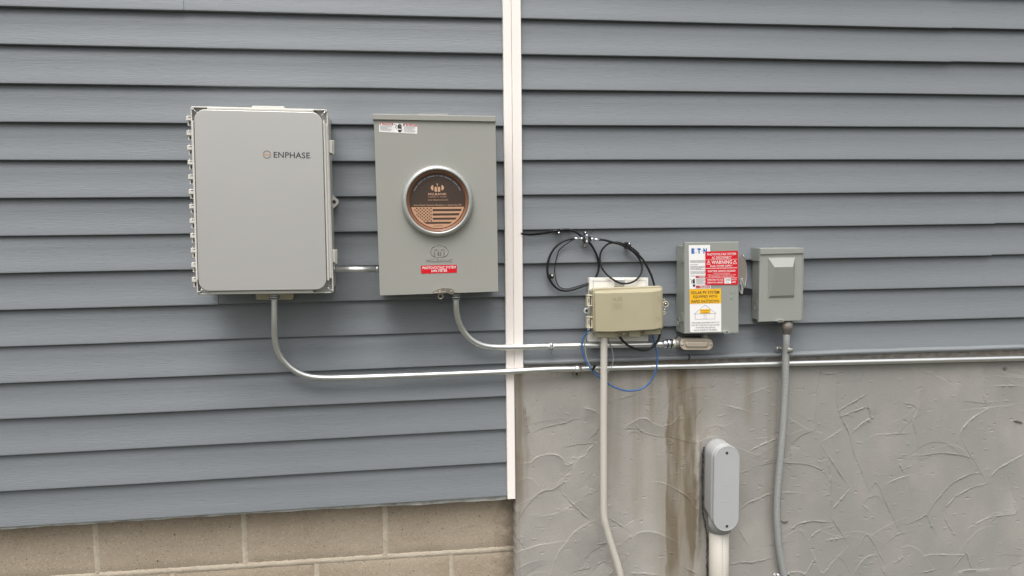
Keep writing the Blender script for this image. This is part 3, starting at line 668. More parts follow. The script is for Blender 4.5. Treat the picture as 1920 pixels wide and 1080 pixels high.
cov.loft([off(outr, 0.030), off(outr, 0.0012), off(outr, 0, 0.996), off(hole, 0, 1.02), off(hole, 0.004, 1.0), off(hole, 0.03, 1.0)], False, False)
cvo = cov.build('cover', 'meter_paint', met)
# hood
mb = MB(); slab(mb, ((698.2, 213.4), (929.6, 217.6), (929.4, 228.2), (699.2, 224.2)), MY-0.006, 0.12, bev=0.9)
hood = mb.build('hood', 'meter_paint', met)
mb = MB(); slab(mb, rect(783, 213.4, 840, 217.5), -0.02, 0.019, r=1, bev=0.8); mb.build('mounting_ear', 'meter_paint', met)
# sealing ring: lathe profile
def lathe(mb, c, prof, n=72):
    mb.loft([[c+Vector((r_*math.cos(2*math.pi*j/n), -d, -r_*math.sin(2*math.pi*j/n))) for j in range(n)] for r_, d in prof], False, False, smooth=True, flip=True)
mb = MB(); lathe(mb, ctr, [(0.0985, -0.004), (0.0985, 0.001), (0.0978, 0.009), (0.0960, 0.0145), (0.0935, 0.0172), (0.0890, 0.0192), (0.0865, 0.0190), (0.0850, 0.0165), (0.0845, 0.012), (0.0842, 0.0)])
mb.build('sealing_ring', 'steel_ring', met)
mb = MB(); lathe(mb, ctr, [(0.0842, -0.001), (0.0842, 0.012), (0.082, 0.0125), (0.0815, 0.010), (0.078, 0.0092), (0.0765, 0.0045), (0.0765, -0.001)])
ringc = mb.build('cover_rim', 'rust_clear', met)
mb = MB().use('brown_card'); yd = MY-0.0045
disc(mb, CX, CYp, yd, 0.0768, 0.004, 72, 0.0002)
yd2 = yd-0.0006; r0 = 0.0745
def dpt(u, v): # disc coordinates in units of r0, v up
    return tuple(ctr+Vector((u*r0, yd2-MY, v*r0)))
vs = -0.215      # height where the flag starts
mb.use('copper')
a1 = math.asin(vs/1.0); k = len(mb.v); seg = 48
pts = [dpt(1.0*math.cos(t), 1.0*math.sin(t)) for t in [a1-(math.pi+2*a1)*i/seg for i in range(seg+1)]]
mb.v.extend(pts); mb.face(list(range(k, k+len(pts))), False)
yd3 = yd-0.0011
def dp3(u, v): return tuple(ctr+Vector((u*r0, yd3-MY, v*r0)))
def dface(pts): k = len(mb.v); mb.v.extend([dp3(*p_) for p_ in pts]); mb.face(list(range(k, k+len(pts))), False)
mb.use('brown_card')
def chord(v): return math.sqrt(max(0.93**2-v*v, 0))
for (v1, v2, full) in ((-0.29, -0.365, 0), (-0.45, -0.525, 0), (-0.61, -0.68, 0), (-0.765, -0.83, 1)):
    dface([(-chord(v1) if full else -0.19, v1), (chord(v1), v1), (chord(v2), v2), (-chord(v2) if full else -0.19, v2)])
dface([(-0.17, -0.905), (0.17, -0.905), (0.17, -0.915), (-0.17, -0.915)])
for i in range(6):
    for j in range(9):
        v = -0.265-0.057*j; u = -0.90+0.13*i+(0.065 if j % 2 else 0)
        if u*u+v*v < 0.86 and u < -0.22: dface([(u+0.027*math.cos(a), v+0.027*math.sin(a)) for a in [2*math.pi*m_/10 for m_ in range(10)]])
# copper maker's mark and words on the dark half
mb.use('print_copper')
def mark(mb, f, s, ox, oy):
    def fc(pts): k = len(mb.v); mb.v.extend([f(ox+a*s, oy+b*s) for a, b in pts]); mb.face(list(range(k, k+len(pts))), False)
    for sg in (-1, 1):
        fc([(sg*0.62, 0.42)]+[(sg*(0.62+0.38*math.cos(t)), 0.42*math.sin(t)*1.0) for t in [math.pi/2*0.9-math.pi*0.9*i/12 for i in range(13)]]+[(sg*0.62, -0.42)])
        fc([(sg*0.09, -0.62), (sg*0.43, -0.58), (sg*0.43, 0.0)]+[(sg*(0.26+0.17*math.cos(t)), 0.0+0.17*math.sin(t)) for t in [math.pi*i/8 for i in range(1, 8)]]+[(sg*0.09, 0.0)])
    fc([(-0.20, 0.62), (0.20, 0.62), (0.05, 0.48), (0.03, 0.1), (-0.03, 0.1), (-0.05, 0.48)]); fc([(-0.018, 0.1), (0.018, 0.1), (0.018, -0.62), (-0.018, -0.62)])
mark(mb, dp3, 0.24, 0.0, 0.49)
def dtext(s_, u0, u1, v1, v0, bold=0):
    v_, f_ = glyphs(s_, bold); b_ = len(mb.v)
    for a, c in v_: mb.v.append(dp3(u0+(u1-u0)*a, v1+(v0-v1)*c))
    for q_ in f_: mb.face([b_+i_ for i_ in q_], False)
dtext('MILBANK', -0.34, 0.34, 0.30, 0.215, 1)
dtext('ENERGY AT WORK', -0.34, 0.34, 0.175, 0.135)
dtext('www.milbankworks.com', -0.36, 0.38, 0.075, 0.022)
dtext('Family-Owned | American Manufacturer | Kansas City, MO', -0.88, 0.88, -0.115, -0.185, 1)
mb.use('print_grey')
for i in range(56):
    a = R(155-130*i/55); 
    if i in (6, 13, 17, 26, 29, 34, 43, 50): continue
    rr_ = 0.93; da = R(0.8)
    dface([((rr_+0.018)*math.cos(a+da), (rr_+0.018)*math.sin(a+da)), ((rr_+0.018)*math.cos(a-da), (rr_+0.018)*math.sin(a-da)), ((rr_-0.018)*math.cos(a-da), (rr_-0.018)*math.sin(a-da)), ((rr_-0.018)*math.cos(a+da), (rr_-0.018)*math.sin(a+da))])
mb.build('round_cover', 'brown_card', met)
# embossed mark and word on the cover
mb = MB(); 
def emb(a, b): p_ = P(825.2+a, 472.5-b, MY-0.0003); return tuple(p_)
for sg in (-1, 1):
    pts = [P(823.5+sg*(3+13.5*math.cos(t)), 470.5-11*math.sin(t), MY-0.0004) for t in [R(68)-R(136)*i/10 for i in range(11)]]
    mb.tube(pts, 0.0017, 6)
    pts = [P(823.5+sg*x_, y_, MY-0.0003) for x_, y_ in ((2, 479), (2, 471), (3.5, 467.5), (6, 466.2), (8.5, 468), (9, 472), (9, 479))]
    mb.tube(pts, 0.0014, 6)
mb.tube([P(818.5, 459.6, MY-0.0003), P(828.5, 459.6, MY-0.0003)], 0.001, 6)
mb.tube([P(817, 481.6, MY-0.0003), P(831, 481.6, MY-0.0003)], 0.001, 6)
v_, f_ = glyphs('MILBANK', 1)
q4 = ((799.5, 483.6), (848, 484.4), (848, 490.6), (799.5, 490.2)); b0 = len(mb.v); tl, tr, br, bl = [Vector(x_) for x_ in q4]
for dd in (0.0, 0.0016):
    for u, t in v_:
        p_ = tl*(1-u)*(1-t)+tr*u*(1-t)+br*u*t+bl*(1-u)*t; mb.v.append(tuple(P(p_.x, p_.y, MY-dd)))
from collections import Counter
nvv = len(v_); ec = Counter()
for q_ in f_:
    mb.face([b0+nvv+i_ for i_ in q_], False)
    for a, b in zip(q_, q_[1:]+q_[:1]): ec[(a, b)] += 1
for (a, b) in ec:
    if (b, a) not in ec: mb.face((b0+a, b0+b, b0+nvv+b, b0+nvv+a), False)
mb.build('embossed_mark', 'meter_paint', met)
# red sticker
mb = MB().use('print_red'); rs = Sub((789, 498.2), (856.4, 496.4), (857, 511.2), (789.6, 513.2))
sheet(mb, rs.c, MY-0.0006, r=1.5); mb.use('print_white')
text(mb, 'PHOTOVOLTAIC SYSTEM', rs.q(0.045, 0.13, 0.965, 0.46), MY-0.0010, 1)
text(mb, 'kWh METER', rs.q(0.29, 0.53, 0.73, 0.85), MY-0.0010, 1)
mb.build('sticker', 'print_red', met)['label'] = 'red photovoltaic system kWh meter sticker'
# danger sticker
mb = MB().use('print_white'); ds = Sub((710.8, 229.4), (782.6, 233.0), (782.3, 251.0), (711.0, 247.2)); y1 = MY-0.0006; y2 = MY-0.0010
sheet(mb, ds.c, y1, r=1.2); mb.use('print_faded_red'); poly(mb, ds.q(0.01, 0.01, 0.36, 0.25), y2); poly(mb, ds.q(0.63, 0.01, 0.99, 0.25), y2)
y3 = MY-0.0014; mb.use('print_white'); text(mb, 'DANGER', ds.q(0.11, 0.04, 0.34, 0.22), y3, 1); text(mb, 'PELIGRO', ds.q(0.73, 0.04, 0.97, 0.22), y3, 1)
for u in (0.03, 0.655): poly(mb, [ds(u+0.03, 0.03), ds(u+0.062, 0.23), ds(u, 0.23)], y3)
mb.use('print_grey'); fine_lines(mb, ds, 0.03, 0.32, 0.34, 0.90, 6, y2, 0.45, 4); fine_lines(mb, ds, 0.65, 0.32, 0.96, 0.92, 6, y2, 0.45, 5)
line(mb, ds(0.365, 0.02), ds(0.365, 0.98), 0.35, y2); line(mb, ds(0.622, 0.02), ds(0.622, 0.98), 0.35, y2)
mb.use('print_black')
def hand(mb, S_, u, t, w_, h_, y):
    # raised palm with four fingers and thumb, bolt beside it
    for i, (fx, ft) in enumerate(((0.50, 0.16), (0.60, 0.05), (0.71, 0.02), (0.82, 0.10), )):
        poly(mb, [S_(u+w_*(fx-0.045), t+h_*ft), S_(u+w_*(fx+0.045), t+h_*ft), S_(u+w_*(fx+0.05), t+h_*0.5), S_(u+w_*(fx-0.05), t+h_*0.5)], y)
    poly(mb, [S_(u+w_*0.45, t+h_*0.46), S_(u+w_*0.87, t+h_*0.46), S_(u+w_*0.86, t+h_*0.58), S_(u+w_*0.45, t+h_*0.56)], y)
    poly(mb, [S_(u+w_*0.46, t+h_*0.66), S_(u+w_*0.60, t+h_*0.70), S_(u+w_*0.78, t+h_*0.70), S_(u+w_*0.93, t+h_*0.60), S_(u+w_*0.88, t+h_*0.80), S_(u+w_*0.80, t+h_*0.97), S_(u+w_*0.55, t+h_*0.97), S_(u+w_*0.50, t+h_*0.82)], y)
    for a, b in (((0.06, 0.06), (0.38, 0.26)), ((0.38, 0.26), (0.20, 0.44)), ((0.20, 0.44), (0.36, 0.60))): line(mb, S_(u+w_*a[0], t+h_*a[1]), S_(u+w_*b[0], t+h_*b[1]), 0.8, y)
hand(mb, ds, 0.37, 0.03, 0.25, 0.92, y2)
mb.build('sticker', 'print_white', met)['label'] = 'small white danger sticker with a hand symbol'
# hasp at the bottom
mb = MB(); pl = [(813, 546.5), (817, 544.5), (830, 540.2), (846, 541.3), (851, 544.3), (852, 548.6), (849, 552), (844, 551.5), (838, 548.8), (832, 550), (816, 550.5)]
mb.loft([onp(pl, MY-0.008, -0.007), onp(pl, MY-0.008, 0)], flip=True); slab(mb, ((813.5, 548), (836, 546.8), (836, 549.8), (813.5, 551)), MY-0.016, 0.012, bev=0.4)
c_ = P(826, 555.8, MY-0.010); mb.loft([[c_+Vector((math.cos(a)*(0.0068+0.0018*math.cos(b)), 0.0018*math.sin(b), math.sin(a)*(0.0068+0.0018*math.cos(b)))) for b in [2*math.pi*j/8 for j in range(8)]] for a in [2*math.pi*i/20 for i in range(20)]], closed=True, smooth=True)
hs_ = mb.build('hasp', 'old_steel', met)
for q_ in ((825, 546.0), (846.5, 546.2)): mb = MB(); disc(mb, *q_, MY-0.0105, 0.0024, 0.004, 12); mb.build('rivet', 'steel_ring', hs_)

# ------------------------------------------------------------------ conduits
def connector(mb, path0, path1, r, nm='zinc', dark='dark_zinc'):
    a, b = Vector(path0), Vector(path1); L_ = (b-a)
    mb.use(nm); 
    prof = [(0, 1.5), (0.12, 1.5), (0.16, 1.25), (0.22, 1.62), (0.5, 1.66), (0.78, 1.55), (0.84, 1.25), (0.9, 1.3), (1, 1.25)]
    pts = [a+L_*t for t, _ in prof]; mb.tube(pts, r, 16, radii=[r*q_ for _, q_ in prof])
    mb.use(dark); mb.tube([a+L_*0.26, a+L_*0.38], r*1.70, 16); mb.tube([a+L_*0.62, a+L_*0.74], r*1.68, 16)
RA = 0.0087
ca = thing('metal_conduit', 'long shiny steel conduit leaving the tall plastic enclosure and crossing the whole right side', 'conduit', P(514.5, 620, -0.05))
pa = pxpath([(514.4, 557, -0.060), (514.6, 590, -0.060), (514.6, 612, -0.058), (515.3, 634, -0.052), (519.3, 654, -0.046), (526.7, 669.6, -0.041), (537.2, 681.9, -0.037), (550.4, 692.9, -0.034), (565, 701, -0.032),
              (580, 705.6, -0.030), (598.5, 707.9, -0.028), (628, 708.3, -0.026), (680, 707.3, -0.025), (760, 704.2, -0.0235), (850, 700.7, -0.0225), (935, 697.4, -0.0215), (965, 696, -0.0215), (1000, 694, -0.0205), (1040, 692.2, -0.017), (1080, 691.3, -0.013), (1120, 690.4, -0.010), (1240, 687.4, -0.008), (1370, 684.3, -0.006), (1500, 681, -0.005), (1700, 676.4, -0.005), (1890, 672.0, -0.005), (2000, 669.5, -0.005), (2600, 655.5, -0.005)], 6)
mb = MB(); mb.tube(pa, RA, 20); mb.build('pipe', 'steel', ca)
mb = MB(); connector(mb, P(514.4, 551.5, -0.060), P(514.4, 562, -0.060), RA); mb.build('connector', 'zinc', ca)
cb = thing('metal_conduit', 'shorter steel conduit curving from the round cover meter box to the brass coloured fitting', 'conduit', P(855, 570, -0.05))
pb = pxpath([(854.6, 556, -0.062), (855.0, 572, -0.062), (856.4, 588, -0.058), (860.8, 605, -0.052), (869.3, 621.2, -0.045), (881.5, 634.6, -0.040), (898, 644.6, -0.035), (917, 649.7, -0.031), (940, 651.1, -0.027), (970, 650.8, -0.0225), (1010, 649.6, -0.0215), (1060, 648.5, -0.021), (1120, 647.3, -0.021), (1190, 646.3, -0.022), (1248, 645.2, -0.023)], 6)
mb = MB(); mb.tube(pb, RA, 20); mb.build('pipe', 'steel', cb)
mb = MB(); connector(mb, P(854.6, 551, -0.062), P(854.8, 563, -0.062), RA); mb.build('connector', 'zinc', cb)
mb = MB(); connector(mb, P(1263.5, 644.3, -0.024), P(1243.5, 644.6, -0.024), RA); mb.build('connector', 'zinc', cb)
mb = MB(); mb.tube([P(618, 505.4, -0.05), P(714, 505.0, -0.05)], RA*1.02, 20)
cn = one(mb, 'metal_conduit', 'steel', 'short horizontal steel conduit stub between the plastic enclosure and the meter box', 'conduit', P(665, 505, -0.05))
mb = MB(); mb.tube([P(705.5, 505.2, -0.05), P(709, 505.2, -0.05)], RA*1.35, 6); mb.build('locknut', 'zinc', cn); mb = MB(); mb.tube([P(626, 505.2, -0.05), P(628, 505.2, -0.05)], RA*1.2, 16); mb.build('locknut', 'zinc', cn)
# straps
st1 = thing('conduit_strap', 'steel hanger clamp with bolt pointing down on the upper conduit', 'strap', P(1033, 650, -0.02))
mb = MB(); mb.tube([P(1029.5, 649, -0.021), P(1036.5, 648.8, -0.021)], RA+0.0014, 18); slab(mb, rect(1027.5, 650.5, 1040, 653.6), -0.034, 0.012, bev=0.4); slab(mb, rect(1029.5, 643.2, 1038.5, 645.6), -0.026, 0.016, bev=0.4); mb.build('band', 'zinc', st1)
mb = MB(); mb.tube([P(1033.8, 644, -0.034), P(1033.8, 663.5, -0.034)], 0.0016, 10); mb.tube([P(1033.8, 645.6, -0.034), P(1033.8, 648.6, -0.034)], 0.0045, 6); mb.build('bolt', 'zinc', st1)
st2 = thing('conduit_strap', 'flat one hole strap with dark foot on the lower conduit', 'strap', P(1082, 692, -0.012))
mb = MB(); mb.tube([P(1076.5, 691.6, -0.0128), P(1089.5, 691.2, -0.0128)], RA+0.0013, 18); mb.build('band', 'steel', st2)
mb = MB(); slab(mb, rect(1075.0, 697.6, 1088.6, 705.0), -0.0060, 0.012, r=0.8, bev=0.5); mb.build('foot', 'old_steel', st2)
mb = MB(); disc(mb, 1081.5, 701.6, -0.0066, 0.0042, 0.001, 12, 0.0001); mb.build('hole', 'dark_gap', st2)

# ------------------------------------------------------------------ backing board and telephone box
bd = thing('mounting_board', 'white plastic mounting plate behind the beige box', 'mounting plate', P(1160, 641, 0.0))
mb = MB(); slab(mb, ((1104.9, 521), (1215.6, 521), (1215.8, 640), (1104.2, 641)), -0.0205, 0.020, bev=1.0)
pb_ = mb.build('plate', 'white_plastic', bd)
mb = MB(); slab(mb, rect(1110, 526.5, 1151.5, 527.2), -0.0212, 0.001, bev=0.1); slab(mb, rect(1172, 526.0, 1211, 526.6), -0.0212, 0.001, bev=0.1); slab(mb, rect(1112, 528, 1112.6, 636), -0.0212, 0.001, bev=0.1); slab(mb, rect(1211, 527, 1211.5, 634), -0.0212, 0.001, bev=0.1); mb.build('groove', 'print_grey', pb_)
mb = MB(); slab(mb, rect(1152, 524, 1171, 537), -0.026, 0.006, bev=0.6); mb.build('bracket', 'steel', bd)
tb = thing('network_box', 'beige plastic telephone network box with hinged lid and small lock', 'junction box', P(1177, 632, 0.0))
mb = MB(); slab(mb, ((1109.5, 543), (1238, 540), (1239.5, 621.5), (1112, 626)), -0.055, 0.034, r=6, bev=1)
for q4 in (rect(1119, 620, 1154.5, 632.8), rect(1179, 618, 1201, 631.8), rect(1206.7, 616, 1239, 626.9)): slab(mb, q4, -0.064, 0.03, r=0.8, bev=0.8)
slab(mb, rect(1155, 620, 1178, 630.5), -0.050, 0.02, bev=0.6); slab(mb, rect(1201.5, 618, 1206, 628.5), -0.045, 0.02, bev=0.6)
bo = mb.build('base', 'beige', tb)
mb = MB(); screw(mb, 1170, 627.3, -0.0505, 0.0045); mb.build('screw', 'zinc', bo)
# lid: flange, then stepped, faceted face
mb = MB()
fl_ = ((1111, 540.5), (1242.3, 536), (1243.3, 618), (1113.5, 623.6))
r1 = onp(quad(*fl_, r=6, n=6), -0.068, -0.014); r2 = onp(quad(*fl_, r=6, n=6), -0.068, 0); r2b = onp(quad(*fl_, r=5.5, n=6, inset=1.2), -0.0692, 0)
r3 = onp(quad((1113.8, 545.5), (1241.2, 539.5), (1242.2, 617), (1115.4, 622.6), r=5, n=6), -0.0692, 0); r4 = onp(quad((1114.6, 548), (1240, 543.0), (1241, 615.5), (1116.2, 621.6), r=4, n=6), -0.078, 0)
mb.loft([r1, r2, r2b, r3, r4], True, True, flip=True)
a0, a1_, b0_, b1_ = (1115.8, 549.6), (1144, 549.8), (1117.6, 621.0), (1146, 621.6); c0, c1, e0, e1 = (1223, 547.6), (1240.2, 544.0), (1224, 617.4), (1240.8, 614.2)
def W(p_, y): return tuple(P(p_[0], p_[1], y))
k = len(mb.v); mb.v.extend([W(a0, -0.080), W(a1_, -0.0885), W(c0, -0.0885), W(c1, -0.083), W(b0_, -0.080), W(b1_, -0.0885), W(e0, -0.0885), W(e1, -0.083),
    W((1114.8, 547.6), -0.0775), W((1143, 546.2), -0.0775), W((1223, 543.0), -0.0775), W((1241.0, 541.6), -0.0775), W((1116.4, 622), -0.0775), W((1146, 622.8), -0.0775), W((1225, 619.2), -0.0775), W((1241.8, 616.2), -0.0775)])
for f in ((0, 1, 5, 4), (1, 2, 6, 5), (2, 3, 7, 6), (8, 9, 1, 0), (9, 10, 2, 1), (10, 11, 3, 2), (4, 5, 13, 12), (5, 6, 14, 13), (6, 7, 15, 14), (8, 0, 4, 12), (3, 11, 15, 7)): mb.face([k+i_ for i_ in f], False)
ld = mb.build('lid', 'beige', tb)
for p_ in (bo, ld): pass
mb = MB(); ye = -0.0890
for (x_, y_, w_, h_) in ((1150, 559, 5, 1.0), (1152, 562, 4, 1.0),): slab(mb, rect(x_, y_, x_+w_, y_+h_), ye-0.0005, 0.001, bev=0.2)
text(mb, 'tii', rect(1158, 555.5, 1166, 564), ye, 1)
text(mb, 'NETWORK', rect(1150, 569.0, 1166.5, 571.6), ye, 0); text(mb, 'INTERFACE', rect(1150, 573.2, 1167.5, 575.8), ye, 0); text(mb, 'DEVICE', rect(1153, 577.2, 1164.5, 579.6), ye, 0)
for l_, (x_, y_) in (('TELCO', (1232.5, 556.0)), ('ACCESS', (1232, 559.3)), ('ONLY', (1234, 562.4)), ('CUSTOMER', (1229.4, 594.5)), ('ACCESS', (1231.5, 598))): text(mb, l_, rect(x_, y_, x_+7.5+(2 if l_ == 'CUSTOMER' else 0), y_+2.0), -0.0872, 0)
mb.use(None) if False else None
M['emboss_beige'] = mat('emboss_beige', (0.30, 0.26, 0.165), 0.6); mb.build('embossed_lettering', 'emboss_beige', tb)
for (y0) in (553.3, 594.2):
    mb = MB(); slab(mb, rect(1101, y0, 1112, y0+1.8), -0.062, 0.02, bev=0.4); slab(mb, rect(1101, y0+19.2, 1112, y0+21), -0.062, 0.02, bev=0.4); slab(mb, rect(1101, y0, 1106.5, y0+21), -0.060, 0.018, bev=0.5); slab(mb, rect(1108.5, y0+2, 1111.5, y0+19), -0.058, 0.018, bev=0.4)
    h_ = mb.build('hinge', 'beige_light', tb); mb = MB(); poly(mb, rect(1103.6, y0+6, 1105, y0+13.6), -0.0606); poly(mb, rect(1106.8, y0+2.2, 1108.2, y0+18.6), -0.0585); mb.build('slot', 'dark_gap', h_)
mb = MB(); slab(mb, rect(1095.7, 577.8, 1110, 588.4), -0.026, 0.010, r=4.6, bev=0.8); lg = mb.build('mounting_lug', 'gasket', tb)
mb = MB(); disc(mb, 1100, 582.8, -0.0268, 0.0038, 0.001, 12, 0.0001); mb.build('hole', 'dark_gap', lg)
def ring3(mb, px, py, y, r_, t_, n1=20, n2=8):
    c_ = P(px, py, y); mb.loft([[c_+Vector((math.cos(a)*(r_+t_*math.cos(b)), t_*math.sin(b), math.sin(a)*(r_+t_*math.cos(b)))) for b in [2*math.pi*j/n2 for j in range(n2)]] for a in [2*math.pi*i/n1 for i in range(n1)]], closed=True, smooth=True)
mb = MB(); mb.use('beige_light'); ring3(mb, 1248.0, 570.3, -0.060, 0.0078, 0.0016); ring3(mb, 1244.2, 563.6, -0.056, 0.0042, 0.0012); ring3(mb, 1245.2, 586.6, -0.058, 0.0042, 0.0013)
mb.use('dark_gap'); disc(mb, 1248.0, 570.3, -0.056, 0.0072, 0.006, 18); mb.use('beige_light'); slab(mb, rect(1239, 565, 1244, 592), -0.054, 0.012, bev=0.6)
screw(mb, 1248.0, 570.3, -0.060, 0.0042); screw(mb, 1246.6, 580.6, -0.058, 0.0034); mb.build('lock', 'beige_light', tb)

# ------------------------------------------------------------------ black cables with loops
def O6(l, ys): return [(970+a/6.352, 410+b/6.352, ys if not isinstance(ys, list) else ys[i]) for i, (a, b) in enumerate(l)]
RC = 0.0034
mb = MB(); mb.tube(pxpath(O6([(45,178),(90,184),(150,190),(230,184),(300,176),(400,157),(500,137),(600,130),(680,150),(740,190),(800,240),(870,300),(920,380),(955,460),(970,540),(965,620),(935,695),(900,745),(860,775),(820,790)], -0.0065)), RC, 12)
c1 = one(mb, 'black_cable', 'black_rubber', 'black cable coming out beside the white trim and arching down behind the white plate', 'cable', P(1000, 438, -0.006))
mb = MB(); mb.tube(pxpath(O6([(40,172),(90,176),(160,178),(260,168),(350,152),(430,148),(480,140)], -0.011)), 0.0013, 8); mb.build('tracer_wire', 'black_rubber', c1)
mb = MB(); mb.tube(pxpath(O6([(690,238),(600,250),(520,285),(450,345),(400,420),(370,500),(358,580),(362,660),(385,720),(430,790),(490,840),(560,858),(640,850),(740,820),(850,780),(900,760)], -0.011)), RC, 12)
c2 = one(mb, 'black_cable', 'black_rubber', 'black cable forming the large left loop below the metal splitter', 'cable', P(1030, 540, -0.01))
mb = MB(); mb.tube(pxpath(O6([(690,240),(650,258),(570,312),(500,372),(478,430),(455,520),(445,600),(450,680),(465,750),(490,800),(530,828),(600,835),(700,810),(850,765),(900,745)], -0.006)), 0.0015, 8)
one(mb, 'ground_wire', 'black_rubber', 'thin black wire hanging just inside the left cable loop', 'wire', P(1042, 500, -0.006))
mb = MB(); l4 = [(965,247),(1050,258),(1130,280),(1220,305),(1310,340),(1390,390),(1450,440),(1510,510),(1560,600),(1600,690),(1630,790),(1640,830)]
mb.tube(pxpath(O6(l4, [-0.018]*5+[-0.024]*7)), RC, 12)
one(mb, 'black_cable', 'black_rubber', 'black cable running from the splitter over to the top right of the beige box', 'cable', P(1150, 460, -0.02))
mb = MB(); l5 = [(1120,283),(1210,300),(1300,345),(1385,400),(1445,470),(1478,540),(1482,620),(1452,690),(1392,745),(1310,772),(1230,768),(1150,730),(1070,670),(1010,590),(985,500),(987,430),(1010,370),(1060,315),(1120,288),(1200,284),(1290,312),(1370,352),(1450,420)]
mb.tube(pxpath(O6(l5, [-0.012, -0.012, -0.012, -0.013, -0.015, -0.018, -0.024, -0.029, -0.031, -0.032, -0.032, -0.031, -0.027, -0.020, -0.014, -0.012, -0.012, -0.013, -0.014, -0.014, -0.014, -0.014, -0.014])), RC*0.85, 12)
one(mb, 'black_cable', 'black_rubber', 'oval loop of black cable hanging over the top edge of the white plate', 'cable', P(1165, 530, -0.03))
mb = MB(); mb.tube(pxpath([(1080+a/4.5, 510+b/4.5, y_) for a, b, y_ in [(345,500,-0.045),(365,540,-0.045),(390,575,-0.045),(440,620,-0.045),(510,650,-0.045),(580,660,-0.045),(640,635,-0.045),(685,590,-0.044),(708,530,-0.042),(712,500,-0.04)]]), RC*1.05, 12)
one(mb, 'black_cable', 'black_rubber', 'short black cable sagging below the beige box in front of the upper conduit', 'cable', P(1205, 655, -0.045))
# splitter / ground block
sp = thing('cable_splitter', 'small metal ground block joining two black cables', 'connector', P(1098, 450, 0.0))
mb = MB(); slab(mb, rect(1093.5, 442, 1108, 453), -0.022, 0.018, r=1.5, bev=0.8); slab(mb, rect(1094.5, 434, 1100.5, 464), -0.008, 0.006, r=2.5, bev=0.5); mb.build('base', 'dark_zinc', sp)
mb = MB(); slab(mb, rect(1098, 439.6, 1103.2, 456.4), -0.028, 0.008, r=1, bev=0.7); bl_ = mb.build('ground_bar', 'zinc', sp)
for q_ in ((1100.6, 442.6, -0.0285, 0.0030), (1100.6, 453.2, -0.0285, 0.0030, 1.0)): mb = MB(); screw(mb, *q_); mb.build('screw', 'zinc', bl_)
mb = MB(); disc(mb, 1097.8, 436.6, -0.014, 0.0034, 0.012, 12); screw(mb, 1097.8, 436.6, -0.0145, 0.003); mb.build('screw', 'zinc', sp)
mb = MB(); ring3(mb, 1097.2, 460.2, -0.011, 0.0033, 0.0013); mb.build('lug', 'bronze', sp)
for xs_ in (((1076.2, 447.0), (1086.2, 447.3), (1088, 447.3), (1092.8, 447.6)), ((1124.2, 449.4), (1114.0, 448.8), (1112.4, 448.6), (1107.8, 448.4))):
    mb = MB(); q_ = [P(a, b, -0.018) for a, b in xs_]; mb.tube([q_[0], q_[1]], 0.0038, 12); mb.tube([q_[1], q_[2]], 0.0024, 10); mb.tube([q_[2], q_[3]], 0.0056, 6); mb.build('plug', 'zinc', sp)
mb = MB(); mb.tube([P(1103, 442, -0.015), P(1107.5, 437.5, -0.010), P(1113, 432.4, -0.010)], 0.0008, 6); mb.build('wire_end', 'black_rubber', sp)
for (cx_, cy_, bx_, by_, lb) in ((1048.2, 437.2, 1048.2, 431.6, 'round headed nail clip under the cable nearest the white trim'), (1035.6, 517.2, 1030.0, 519.6, 'nail clip on the lower left of the left cable loop'), (1180.4, 457.4, 1178.0, 464.4, 'nail clip at the top right of the oval cable loop')):
    cl = thing('cable_clip', lb, 'clip', P(cx_, cy_, 0.0), 'nail clips holding the cables')
    mb = MB(); slab(mb, rect(min(cx_, bx_)-3, min(cy_, by_)-3, max(cx_, bx_)+3, max(cy_, by_)+3), -0.0165 if cx_ < 1100 else -0.029, 0.014 if cx_ < 1100 else 0.028, r=2.2, bev=0.8); mb.build('saddle', 'black_rubber', cl)
    mb = MB(); screw(mb, cx_, cy_, -0.0175 if cx_ < 1100 else -0.030, 0.0038); mb.build('nail', 'zinc', cl)
# blue and grey loops
def O7(l, y_): return [(1080+a/4.5, 510+b/4.5, y_) for a, b in l]
mb = MB(); mb.tube(pxpath(O7([(160,480),(130,487),(90,510),(60,560),(50,620),(58,690),(80,750),(115,800),(150,845),(200,892),(232,917),(265,938),(320,970),(390,995),(460,1003),(540,990),(600,955),(650,890),(680,800),(685,700),(670,630),(655,575),(645,530),(645,505)], -0.037)), 0.0026, 10)
c_ = one(mb, 'blue_cable', 'blue_jacket', 'thin blue cable looping wide below the beige box', 'cable', P(1150, 730, -0.037))
mb = MB(); mb.tube(pxpath(O7([(160,488),(135,497),(98,530),(75,590),(78,660),(93,730),(120,790),(160,830),(200,848),(240,852),(272,840),(295,810),(312,760),(312,700),(295,620),(270,560),(268,530)], -0.0335)), 0.0014, 8)
one(mb, 'grey_cable', 'grey_jacket', 'thin grey cable curling behind the white conduit inside the blue loop', 'cable', P(1120, 690, -0.034))
mb = MB(); a, b = P(1110.6, 694.2, -0.0415), P(1117.0, 684.8, -0.0415)
d_ = (b-a).normalized(); nn_ = Vector((-d_.z, 0, d_.x))*0.0028
mb.loft([[a+nn_+Vector((0, -0.002, 0)), a-nn_+Vector((0, -0.002, 0)), a-nn_+Vector((0, 0.008, 0)), a+nn_+Vector((0, 0.008, 0))], [b+nn_*1.2+Vector((0, -0.002, 0)), b-nn_*1.2+Vector((0, -0.002, 0)), b-nn_*1.2+Vector((0, 0.008, 0)), b+nn_*1.2+Vector((0, 0.008, 0))]])
one(mb, 'cable_tie', 'black_rubber', 'black tie wrapped round the blue and grey cables', 'cable tie', P(1113, 690, -0.041))
